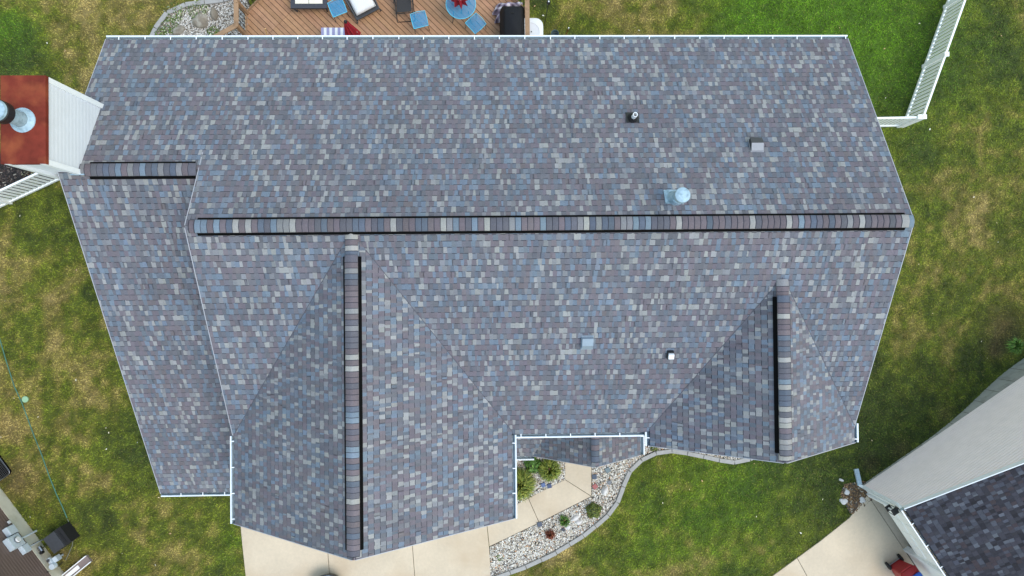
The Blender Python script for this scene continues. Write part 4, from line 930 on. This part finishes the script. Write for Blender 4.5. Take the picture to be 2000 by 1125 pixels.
# ------------------------------------------------------------------ white picket fences
def fence(lab, pts, hgt=1.2, post_at=None, pick_w=.098, pitch=.142):
    o = thing('picket_fence', lab, 'fence', (pts[0][0], pts[0][1], 0), group='white vinyl fences')
    for p in pts:
        MB().box((p[0], p[1], hgt / 2 - .03), (.11, .11, hgt)).build('post', M_vinyl, o)
        MB().box((p[0], p[1], hgt + .02), (.14, .14, .03)).build('post_cap', M_vinyl, o); MB().box((p[0], p[1], hgt + .05), (.11, .11, .03), taper=.4).build('post_cap', M_vinyl, o)
    for a_, b_ in zip(pts, pts[1:]):
        A, B = Vector((a_[0], a_[1], 0)), Vector((b_[0], b_[1], 0)); d = (B - A).normalized(); L = (B - A).length
        for z_, h_ in ((hgt - .07, .085), (.10, .10)): MB().bar(A + Vector((0, 0, z_)), B + Vector((0, 0, z_)), .055, h_).build('rail', M_vinyl, o)
        n_ = int(round((L - .11) / pitch)); me_ = None
        for i in range(n_):
            p = A + d * (.055 + (L - .11) * (i + .5) / n_)
            M = Matrix.Translation((p.x, p.y, hgt / 2)) @ Matrix.Rotation(math.atan2(d.y, d.x), 4, 'Z')
            if me_ is None:
                q = MB().box((0, 0, 0), (pick_w, .009, hgt - .2)); me_ = bpy.data.meshes.new('picket'); me_.from_pydata(q.v, [], q.f); me_.materials.append(M_vinyl)
            link('picket', me_, o, world_of(o).inverted() @ M)
fc = (13.475, 5.475); fd = Vector((14.22 - 13.475, 7.435 - 5.475)); e_ = at(1718, 230, 1.2)
fence('white picket fence running up the lawn from the corner post', [fc] + [(fc[0] + fd.x * k, fc[1] + fd.y * k) for k in (1, 2, 3)])
k_ = (e_.y - fc[1]) / (e_.x - fc[0])
fence('short white picket fence between corner post and house', [(fc[0] - .13, fc[1] + k_ * -.13), (fc[0] - 2.2, fc[1] - 2.2 * k_), (8.75, fc[1] + (8.75 - fc[0]) * k_)])
A = Vector((-13.63, 3.94)); d = Vector((1.21, .565)).normalized(); P0 = Vector(at(21.5, 396, 0).xy)
P0 = A + d * (P0 - A).dot(d)
fence('white picket fence below the chimney on the left', [tuple(P0 - d * 2.0), tuple(P0), tuple(P0 + d * 2.15), tuple(P0 + d * 4.3)])

# ------------------------------------------------------------------ plants and stones in the beds
def grassy(px, py, r, h, n, cols, name, lab, cat='shrub', flat=.5, group=None):
    p = at(px, py, h * .4); o = thing(name, lab, cat, (p.x, p.y, 0), group=group)
    mb = MB()
    for i in range(n):
        a_ = random.uniform(0, 2 * math.pi); rr = r * math.sqrt(random.random()) * .6; L = r * random.uniform(.3, .75); el = random.uniform(.05, 1.0)
        b0 = Vector((p.x + rr * math.cos(a_), p.y + rr * math.sin(a_), .02)); out = Vector((math.cos(a_), math.sin(a_), 0)); out = (out + Vector((random.uniform(-.9, .9), random.uniform(-.9, .9), 0))).normalized()
        m1 = b0 + out * L * .45 * (1 - el * .5) + Vector((0, 0, h * (.5 + .5 * el))); e1 = b0 + out * L + Vector((0, 0, h * el * random.uniform(.6, 1.0)))
        sd = Vector((-out.y, out.x, 0)) * random.uniform(.006, .014); c_ = random.choice(cols); k = random.uniform(.7, 1.35); c_ = (c_[0] * k, c_[1] * k, c_[2] * k, 1)
        mb.face([b0 - sd, b0 + sd, m1 + sd, m1 - sd], c_); mb.face([m1 - sd, m1 + sd, e1], c_)
    mb.build('foliage', M_leaf, o); MB().lathe((p.x, p.y, 0), [(.05, 0), (.04, h * .3), (0, h * .35)], 8).build('crown_base', M_rail, o)
def leafy(px, py, r, h, n, cols, name, lab, cat='shrub', ls=.045):
    p = at(px, py, h * .5); o = thing(name, lab, cat, (p.x, p.y, 0)); mb = MB()
    for i in range(n):
        d = Vector((random.gauss(0, 1), random.gauss(0, 1), abs(random.gauss(0, .8)))).normalized(); k = random.uniform(.6, 1.03) ** .6
        q = Vector((p.x, p.y, h * .15)) + Vector((d.x * r * k, d.y * r * k, d.z * h * .85 * k)) * (1 + .12 * math.sin(5 * math.atan2(d.y, d.x)))
        t1 = Vector((random.gauss(0, 1), random.gauss(0, 1), random.gauss(0, .6))).normalized(); t2 = t1.cross(d + Vector((.1, .2, .3))).normalized(); s_ = ls * random.uniform(.6, 1.3)
        c_ = random.choice(cols); k2 = random.uniform(.7, 1.3); mb.face([q - t1 * s_, q + t2 * s_ * .4, q + t1 * s_, q - t2 * s_ * .4], (c_[0] * k2, c_[1] * k2, c_[2] * k2, 1))
    mb.build('foliage', M_leaf, o)
    st = MB()
    for k in range(5): a_ = k * 1.26; st.tube([(p.x, p.y, 0), (p.x + r * .5 * math.cos(a_), p.y + r * .5 * math.sin(a_), h * .6)], [.012, .004], 5)
    st.build('stems', M_rail, o)
YG = [S(120, 132, 40), S(96, 112, 34), S(146, 148, 60), S(78, 98, 30)]; GG = [S(78, 118, 40), S(64, 100, 34), S(100, 134, 50)]; DG = [S(70, 88, 34), S(90, 104, 36), S(112, 118, 44)]
grassy(1073, 917, .36, .36, 1100, YG, 'ornamental_grass', 'yellow green tuft grass nearest the front walk')
leafy(1041, 909, .26, .32, 420, GG, 'leafy_plant', 'bright green leafy plant below the porch gutter', 'plant', .06)
grassy(1014, 945, .50, .45, 1600, YG, 'ornamental_grass', 'large yellow green tuft grass against the garage gutter')
leafy(1160, 998, .245, .34, 900, DG, 'round_shrub', 'round dark green shrub near the bed edging', 'shrub', .035)
grassy(1103, 1017, .20, .2, 130, GG, 'leafy_plant', 'small bright green plant beside pale rocks in the gravel', 'plant')
grassy(1075, 1043, .17, .2, 190, [S(124, 64, 44), S(146, 84, 56), S(98, 54, 40)], 'russet_plant', 'small russet brown plant in the gravel bed', 'plant')
leafy(976, 1090, .12, .06, 60, GG, 'weed', 'small green weed in gravel near the driveway', 'weed', .03)
leafy(1278, 872, .16, .2, 120, DG, 'leafy_plant', 'dark green plant tucked under the right gable edge', 'plant', .04)
for px, py, r, lab in ((330, 50, .30, 'white flowered green plant at the left end of the rock bed'), (340, 22, .34, 'white flowered plant by the curved edging of the rock bed'), (385, 18, .34, 'white flowered plant above the big boulder'), (415, 62, .20, 'dark green plant between boulder and deck railing'), (312, 64, .2, 'low green plant at the rock bed corner by the eave')):
    leafy(px, py, r, .16, int(900 * r), GG + DG + [S(226, 226, 196)], 'flowering_plant', lab, 'plant', .035)
leafy(60, 345, .28, .15, 160, [S(120, 124, 80), S(170, 168, 140), S(90, 70, 50)], 'dry_plant', 'pale dry plant in the dark mulch by the fence', 'plant', .04)
grassy(1982, 676, .30, .25, 160, GG, 'leafy_plant', 'bright green tuft at the neighbouring house wall', 'plant')
def rock(px, py, sx, sy, h, rot, name, lab, m, cat='rock'):
    p = at(px, py, h * .5); bm = bmesh.new(); bmesh.ops.create_icosphere(bm, subdivisions=3, radius=1); ph = random.uniform(0, 9)
    for v in bm.verts:
        q = v.co.copy(); k = 1 + .12 * math.sin(3.1 * q.x + ph) + .10 * math.sin(4.3 * q.y + 2 * ph) + .05 * math.sin(9 * q.z + 5 * q.x + ph); q *= k
        f = max(abs(q.x), abs(q.y)); x_, y_ = q.x * sx, q.y * sy; v.co = (x_ * math.cos(rot) - y_ * math.sin(rot), x_ * math.sin(rot) + y_ * math.cos(rot), max(-.03, q.z * h))
    me_ = bpy.data.meshes.new(name); bm.to_mesh(me_); bm.free()
    for f in me_.polygons: f.use_smooth = True
    me_.materials.append(m); tag(link(name, me_, None, Matrix.Translation((p.x, p.y, 0))), lab, cat)
rock(390, 40, .30, .24, .16, -.3, 'boulder', 'large tan boulder in the rock bed by the deck', M_rock); rock(417, 27, .13, .24, .15, .2, 'boulder', 'narrow upright tan boulder next to the deck railing', M_rock); rock(348, 58, .2, .2, .14, .5, 'boulder', 'grey boulder at the eave in the rock bed', M_rock)
rock(1181, 958, .12, .17, .14, -.4, 'boulder', 'smooth white boulder in the front gravel bed', M_rockw); rock(1122, 1013, .19, .10, .10, .5, 'boulder', 'pale pinkish rock beside the small green plant', M_rockw); rock(1131, 1020, .12, .09, .10, .2, 'boulder', 'pale rock right of the pinkish rock in gravel', M_rockw); rock(1108, 1030, .12, .08, .06, .1, 'boulder', 'flat pale rock below the small green plant', M_rockw)
for px, py, a_, b_, r_, lab in ((1655, 962, .12, .08, -.6, 'pale stone in the mulch, uppermost of three'), (1648, 979, .14, .11, -.2, 'pale stone in the mulch beside the lawn'), (1684, 977, .10, .12, .3, 'pinkish stone in the mulch by the garage corner'), (1644, 938, .10, .035, -.4, 'white flat chip lying on the lawn by the mulch')):
    rock(px, py, a_, b_, .06, r_, 'stone', lab, M_rockw, 'stone')
def paver(px, py, rot, col, lab, s_=.15):
    p = at(px, py, .05); o = MB().box((0, 0, 0), (s_, s_, .04)).build('paver', M_paver, bevel=.006); o.color = col
    o.matrix_basis = Matrix.Translation((p.x, p.y, .055)) @ Matrix.Rotation(rot, 4, 'Z') @ Matrix.Rotation(.08, 4, 'X'); tag(o, lab, 'paver', 'small square pavers in the gravel')
paver(1061, 947, .3, S(96, 112, 150), 'small blue square paver left of its twin by the walk', .13); paver(1073, 949, .2, S(74, 84, 112), 'small dark blue square paver by the walk bend', .14); paver(1161, 931, .05, S(82, 90, 104), 'dark slate paver at the walk edge below the porch', .15); paver(1162, 950, .7, S(160, 98, 96), 'red square paver in the gravel by the walk', .15)
paver(1187, 918, .5, S(112, 124, 128), 'grey green paver in gravel nearest the porch roof', .16); paver(1054, 1024, .2, S(84, 90, 104), 'dark slate paver at the lower walk joint', .15); paver(1190, 942, .4, S(120, 122, 126), 'grey paver in the gravel above the white boulder', .12); paver(1100, 1034, .6, S(72, 74, 82), 'small dark paver below the pale rocks', .10)

# ------------------------------------------------------------------ neighbouring house on the right
nb = thing('neighbour_house', 'pale sided neighbouring house with dark shingle roof at lower right', 'house', tuple(NC))
NPITCH = .485; ZE = 2.6
core = MB(); 
def zrake(s_): return ZE + NPITCH * min(s_, 9 - s_)
core.face([npt(0, 0, -1.2), npt(9, 0, -1.2), npt(9, 0, zrake(9) - .1), npt(4.5, 0, zrake(4.5) - .1), npt(0, 0, ZE - .1)])
core.face([npt(9, 9, -1.2), npt(0, 9, -1.2), npt(0, 9, ZE - .1), npt(4.5, 9, zrake(4.5) - .1), npt(9, 9, ZE - .1)]); core.face([npt(9, 0, -1.2), npt(9, 9, -1.2), npt(9, 9, ZE - .1), npt(9, 0, ZE - .1)])
core.build('wall', M_grysid, nb)
sd_ = MB(); lap(sd_, NC, NW, 9, 0, 0, ND * -1, .12, [(0, .12), (9, .12), (9, ZE), (4.5, zrake(4.5)), (0, ZE)], .036); sd_.build('siding', M_grysid, nb)
fnd = MB(); fnd.bar(npt(0, -.0, -.56), npt(9, -.0, -.56), .05, 1.3); fnd.build('foundation', M_conc2, nb)
for i in range(14): MB().bar(npt(.5 + i * .62, -.026, -.55), npt(.512 + i * .62, -.026, -.55), .004, 1.3).build('foundation_joint', M_joint, nb)
MB().bar(npt(-.03, -.03, ZE / 2), npt(-.03, -.02, ZE / 2), .12, ZE).build('corner_board', M_white, nb)
# garage front: jambs, header, open doorway with the floor inside
T0, T1, ZH = .38, 2.45, 2.12
fw = MB(); 
for t0, t1, z0, z1 in ((0, T0, 0, ZE - .1), (T1, 9, 0, ZE - .1), (T0, T1, ZH, ZE - .1)):
    fw.box(npt(.09, (t0 + t1) / 2, (z0 + z1) / 2), (.14, t1 - t0, z1 - z0), Matrix((NW, ND, Vector((0, 0, 1)))).transposed())
fw.build('front_wall', M_vinyl, nb)
MR = Matrix((NW, ND, Vector((0, 0, 1)))).transposed()
for t in (T0 - .05, T1 + .05): MB().box(npt(-.005, t, ZH / 2), (.06, .10, ZH), MR).build('door_jamb', M_white, nb)
MB().box(npt(-.005, (T0 + T1) / 2, ZH + .05), (.06, T1 - T0 + .2, .10), MR).build('door_header', M_white, nb)
MB().box(npt(3.06, (T0 + T1) / 2, 0.012), (6.12, T1 - T0 + .4, .03), MR).build('garage_floor', M_conc, nb)
gdr = MB().box(npt(.085, (T0 + T1) / 2, (.62 + ZH) / 2), (.05, T1 - T0, ZH - .62), MR).build('garage_door', M_vinyl, nb)
for k in range(2):
    for q_ in range(4): MB().box(npt(.055, T0 + .29 + q_ * .5, 1.0 + k * .68), (.02, .40, .48), MR).build('door_panel', M_vinyl, gdr)
MB().box(npt(.1, T1 + .7, 1.1), (.14, .9, 2.0), MR).build('door', M_white, nb)
# soffit, fascia, gutter, downspout
MB().box(npt(-.008, 4.4, ZE - .07), (.02, 8.8, .16), MR).build('fascia', M_white, nb)
ro = npt(-.22, -.16, ZE - .005)
cN, sN = cs(NPITCH)
uN = ND; vN = NW * cN + Vector((0, 0, sN))
oN = npt(-.05, -.06, ZE - .05 * NPITCH + .02)
LN_ = 4.55 / cN
PN = [[(0, 0), (9.06, 0), (9.06, LN_), (0, LN_)]]
rfm = slab_from(oN, uN, vN, PN, .12, '', None)
o2 = npt(9.05, 9.0, ZE - .05 * NPITCH + .02); m2 = slab_from(o2, ND * -1, NW * -cN + Vector((0, 0, sN)), PN, .12, '', None); k = len(rfm.v); rfm.v += m2.v; rfm.f += [tuple(i + k for i in f) for f in m2.f]; rfm.c += m2.c
nroof = rfm.build('roof', M_deckroof, nb)
NPAL = [(S(66, 65, 72), 30), (S(57, 56, 62), 26), (S(76, 78, 87), 18), (S(92, 95, 103), 9), (S(68, 61, 65), 10), (S(48, 47, 52), 12)]
lay(make_tabs(oN, uN, vN, PN, pal=NPAL, owner=nroof, wscale=1.15, skip=lambda m: (m - npt(1.5, 1.5)).length > 7.2), nb)
rk = npt(-.05, -.075, ZE - .085); rk2 = npt(4.5, -.075, ZE - .065 + 4.5 * NPITCH)
MB().bar(rk, rk2, .025, .17).build('rake_board', M_white, nb)
gN = gutter(npt(-.03, -.06, ZE - .06), npt(-.03, 8.9, ZE - .06), NW * -1, .5, .75, parent=nb)
deb = MB()
for i in range(600):
    q = npt(-.07 - random.uniform(0, .06), random.uniform(-.02, 4), ZE - .105 + random.uniform(0, .03)); s_ = random.uniform(.006, .018); c_ = random.choice([S(150, 130, 100), S(70, 62, 54), S(190, 170, 140), S(100, 90, 80)])
    deb.box(q, (s_ * 2, s_, s_), Matrix.Rotation(random.uniform(0, 3), 3, 'Z'), c_)
tag(deb.build('gutter_debris', M_attr, nb), kind='stuff')
MB().tube([npt(-.09, .03, ZE - .16), npt(-.07, -.04, ZE - .3), npt(-.04, -.075, ZE - .42), npt(-.04, -.075, .28), npt(-.09, -.12, .14)], .042, 8).build('downspout', M_white, nb)
e0, e1 = npt(-.08, -.11, .12), at(1672, 916, .07)
MB().bar(e0, e1, .14, .07).build('downspout_extension', M_gutter, nb)
# lantern
ln_ = thing('wall_lantern', 'black metal lantern on the neighbouring garage corner', 'lantern', tuple(npt(-.06, .16, 1.7)))
MB().box(npt(-.0, .16, 1.9), (.03, .12, .22), MR).build('wall_plate', M_black, ln_); MB().box(npt(-.06, .16, 1.98), (.10, .03, .03), MR).build('arm', M_black, ln_)
for sx in (-1, 1):
    for sy in (-1, 1): MB().bar(npt(-.17 + sx * .075, .16 + sy * .075, 1.66), npt(-.17 + sx * .085, .16 + sy * .085, 2.0), .014, .014).build('cage_bar', M_black, ln_)
MB().box(npt(-.17, .16, 2.01), (.19, .19, .02), MR).build('lantern_roof', M_black, ln_, ) ; MB().box(npt(-.17, .16, 1.66), (.17, .17, .02), MR).build('lantern_base', M_black, ln_)
MB().lathe(npt(-.17, .16, 1.68), [(.03, 0), (.03, .14), (0, .18)], 10).build('candle', M_tub, ln_)
# red wheeled bin
c0 = at(1770, 1120, .55); bn_ = thing('wheeled_bin', 'red wheeled bin with blue lid beside the neighbouring garage', 'bin', (c0.x, c0.y, 0))
def brect(z, w, l, cx=0, cy=0): return [Vector((c0.x, c0.y, z)) + MR @ Vector((p.x + cx, p.y + cy, 0)) for p in rrect(0, 0, 0, w, l, .07, 4)]
loft([brect(.05, .42, .46), brect(.5, .48, .54), brect(.88, .54, .62), brect(.92, .57, .65)], 'bin_body', M_redbin, bn_)
lidl = [brect(.925, .58, .40, 0, .13), brect(.96, .58, .42, 0, .13), brect(1.0, .50, .36, 0, .13)]; loft(lidl, 'lid', M_bluebag, bn_)
for sx in (-1, 1):
    q = Vector((c0.x, c0.y, .13)) + MR @ Vector((sx * .24, -.26, 0)); ax = MR @ Vector((1, 0, 0)); MB().tube([q - ax * .03, q + ax * .03], .13, 20).build('wheel', M_rubber, bn_)
MB().tube([Vector((c0.x, c0.y, .13)) + MR @ Vector((sx * .24, -.26, 0)) for sx in (-1, 1)], .015, 6).build('axle', M_steel, bn_)
MB().tube([Vector((c0.x, c0.y, .9)) + MR @ Vector((sx * .2, -.36, 0)) for sx in (-1, 1)], .016, 6).build('handle', M_redbin, bn_)

# ------------------------------------------------------------------ neighbouring house on the left
nl = thing('neighbour_house', 'brown sided neighbouring house with concrete foundation at lower left', 'house', tuple(LA))
def lpt(s_, o_, z=0): return LA + LD * s_ + LN * o_ + Vector((0, 0, z))
ML = Matrix((LD, LN, Vector((0, 0, 1)))).transposed()
MB().box(lpt(.5, -4, .2), (13, 8, .6), ML).build('foundation', mat('pale_foundation', S(212, 206, 188), .9, .1, 2, .2, 50, spots=(S(176, 166, 138), 1.5, .5, .7)), nl)
MB().box(lpt(.5, -4.03, 1.75), (12.98, 7.98, 2.5), ML).build('wall', M_brown, nl)
sd_ = MB(); lap(sd_, lpt(-6, -.035), LD, 13, .5, 2.95, LN, .11, None, .024); sd_.build('siding', M_brown, nl)
rf = MB(); zr_ = 5.2
for sgn in (1, -1): rf.face([lpt(-6.3, -4 + sgn * 4.3, 2.85), lpt(7.3, -4 + sgn * 4.3, 2.85), lpt(7.3, -4, zr_), lpt(-6.3, -4, zr_)])
rf.build('roof', M_deckroof, nl)
def lw(px, py, o_):
    """point on the left neighbour's wall plane (offset o_) seen at a pixel"""
    d_ = RC.transposed() @ Vector(((px - 1000) / F_PX, -(py - 562.5) / F_PX, -1.0)); c0_ = Vector((0, 0, CAM_H)); k_ = ((LA + LN * o_ - c0_).dot(LN)) / d_.dot(LN); return c0_ + d_ * k_
def ubox(px, py, w, h, dep, lab, extra=None, name='utility_box', m=M_elec):
    c_ = lw(px, py, dep); o_ = link(name, None, nl, Matrix.Translation(c_ - LA)); o_['label'] = lab
    cc_ = c_ - LN * dep / 2; MB().box(cc_, (w, dep, h), ML).build('box_body', m, o_, bevel=.008); MB().box(cc_ + LN * (dep / 2 + .006), (w * .9, .012, h * .9), ML).build('box_door', m, o_, bevel=.004)
    if extra == 'meter':
        q = cc_ + LN * (dep / 2 + .02); 
        MB().tube([q, q + LN * .07], .085, 20).build('meter_glass', M_tub, o_); MB().tube([q, q + LN * .03], .10, 20).build('meter_ring', M_steel, o_)
    if extra in ('meter', 'pipe'):
        b_ = Vector((cc_.x, cc_.y, 0)); MB().tube([Vector((cc_.x, cc_.y, cc_.z - h / 2)), b_ + LN * .02], .03 if extra == 'meter' else .018, 10).build('conduit', M_elec, o_)
ubox(24, 1034, .28, .36, .14, 'pale grey utility box on brown siding'); ubox(32, 1056, .40, .52, .16, 'large pale electric meter box', 'meter'); ubox(52, 1070, .26, .30, .12, 'small pale disconnect box with pipe', 'pipe')
c_ = lw(18, 1020, .05); MB().box(c_, (.10, .05, .08), ML).build('wall_outlet', M_tub, nl, bevel=.006)
c_ = at(79, 1072, .35); g_ = link('gas_meter', None, nl, Matrix.Translation(c_ - LA)); g_['label'] = 'small steel gas meter at the foundation'
MB().tube([c_ - LD * .08, c_ + LD * .08], .07, 12).build('meter_body', M_steel, g_); MB().tube([c_ - Vector((0, 0, .35)), c_ + Vector((0, 0, .05))], .02, 8).build('pipe', M_steel, g_); MB().tube([c_ + LD * .12 - Vector((0, 0, .02)), c_ + LD * .12 + Vector((0, 0, .1))], .05, 12).build('dial', M_black, g_)
c_ = at(101, 1100, .45); g_ = link('gas_regulator', None, nl, Matrix.Translation(c_ - LA)); g_['label'] = 'pale painted regulator and valve at the foundation'
MB().box(c_ - LD * .02, (.34, .10, .09), ML).build('valve_body', M_elec, g_, bevel=.01); MB().tube([c_ + LD * .1 - Vector((0, 0, .05)), c_ + LD * .1 + Vector((0, 0, .10))], .09, 14).build('regulator', M_elec, g_); MB().tube([c_ - LD * .12, c_ - LD * .12 + Vector((0, 0, .08))], .05, 10).build('knob', M_steel, g_); MB().tube([c_, c_ - Vector((0, 0, .45))], .02, 8).build('pipe', M_elec, g_)
c_ = at(112, 1090, .3); o = thing('junction_box', 'small white junction box on a stake in front of the foundation', 'junction box', (c_.x, c_.y, 0)); MB().box((c_.x, c_.y, .32), (.17, .14, .22), ML).build('box_body', M_elec, o, bevel=.01); MB().box((c_.x, c_.y, .1), (.05, .04, .24), ML).build('stake', M_elec, o)
MB().tube([lw(92, 1118, .02), at(108, 1112, .05), at(122, 1098, .03)], .012, 6).build('cable', M_black, nl); MB().tube([lw(62, 1064, .02), at(72, 1058, .5), at(88, 1052, .4)], .010, 6).build('cable', M_black, nl)
# black storage box
zt = .62; cq = [at(83, 1055, zt), at(106, 1080, zt), at(127, 1063, zt), at(108, 1036, zt)]
cm = sum(cq, Vector()) / 4; cm.z = 0; o = thing('storage_box', 'black plastic storage box with stepped lid beside the left foundation', 'box', tuple(cm)); R = ML
bx_ = Vector((cm.x, cm.y, 0)) + LN * .05
MB().box(bx_ + Vector((0, 0, .28)), (.56, .60, .50), R, taper=1.02).build('box_body', M_rubber, o); MB().box(bx_ - LN * .10 + Vector((0, 0, .54)), (.58, .42, .08), R, taper=.96).build('lid', M_charc, o); MB().box(bx_ + LN * .21 + Vector((0, 0, .47)), (.58, .18, .06), R, taper=.94).build('lower_lid', M_rubber, o); MB().box(bx_ + LN * .19 + Vector((0, 0, .52)), (.40, .03, .05), R).build('lid_grip', M_black, o)
# splash block
c_ = at(150, 1110, .1); o = thing('splash_block', 'brown splash block with white trough at the lower left edge', 'splash block', (c_.x, c_.y, 0)); dS = (at(165, 1098, .1) - at(132, 1125, .1)).normalized(); sS = Vector((-dS.y, dS.x, 0)); MS = Matrix((dS, sS, Vector((0, 0, 1)))).transposed()
MB().box(c_ - Vector((0, 0, .05)), (.95, .27, .10), MS).build('block', mat('mauve_concrete', S(132, 118, 114), .9, .1, 8), o); 
for k in (-1, 1): MB().box(c_ + sS * k * .12 + Vector((0, 0, .02)), (.95, .03, .05), MS).build('block_edge', M_vinyl, o)
MB().box(c_ - dS * .16 + Vector((0, 0, .012)), (.50, .12, .02), MS).build('trough', M_vinyl, o)
# window well with a wire grate
c_ = at(-16, 912, .10); o = thing('window_well', 'window well with pale rimmed wire grate at the left edge', 'window well', (c_.x, c_.y, 0))
fr = [Vector((c_.x, c_.y, .10)) + ML @ p for p in rrect(0, 0, 0, 1.0, .72, .10, 4)]; MB().tube(fr + [fr[0]], .012, 6).build('rim', M_steel, o)
loft([[p - Vector((0, 0, .13)) for p in fr], [p - Vector((0, 0, .06)) for p in fr]], 'well_floor', M_vent, o)
g = MB()
for i in range(19):
    f = -.48 + .96 * i / 18; g.bar(Vector((c_.x, c_.y, .10)) + ML @ Vector((f, -.35, 0)), Vector((c_.x, c_.y, .10)) + ML @ Vector((f, .35, 0)), .008, .008)
for i in range(13): f = -.33 + .66 * i / 12; g.bar(Vector((c_.x, c_.y, .106)) + ML @ Vector((-.49, f, 0)), Vector((c_.x, c_.y, .106)) + ML @ Vector((.49, f, 0)), .008, .008)
g.build('grate', M_steel, o)
# hose, sprinkler lid, pole tip
hp = [(-30, 560), (0, 664), (12, 705), (28, 755), (42, 785), (52, 812), (66, 850), (82, 890), (96, 930), (110, 965), (122, 990), (131, 1012)]
tag(MB().tube([at(x_, y_, .035 + .008 * math.sin(i * 2.1)) for i, (x_, y_) in enumerate(hp)], .016, 7).build('garden_hose', M_hose), 'thin green garden hose trailing down the left lawn', 'hose')
tag(MB().tube([at(x_, y_, .03) for x_, y_ in ((132, 1014), (138, 1030), (143, 1050), (141, 1066), (134, 1082), (128, 1094))], .011, 6).build('cable', mat('grey_cable', S(120, 124, 110), .6)), 'thin grey cable curling beside the black storage box', 'cable')
p = at(49, 780, .03); tag(MB().lathe((p.x, p.y, 0), [(.10, .0), (.10, .04), (.085, .05), (0, .052)], 18).build('sprinkler_lid', mat('pale_green_plastic', S(150, 186, 148), .6)), 'pale green round sprinkler lid beside the hose', 'lid')
# black round planter at the bottom edge of the drive
p = at(640, 1154, .5); o = thing('round_planter', 'black round rimmed tub standing on the driveway', 'tub', (p.x, p.y, .035))
MB().lathe((p.x, p.y, .035), [(.0, .01), (.36, .01), (.40, .1), (.50, .42), (.53, .48), (.53, .52), (.49, .52), (.46, .44), (0, .40)], 36).build('tub_body', M_black, o, smooth=True)
MB().lathe((p.x, p.y, .035), [(.47, .47), (.2, .50), (0, .51)], 24).build('tub_fill', M_galv, o, smooth=True)
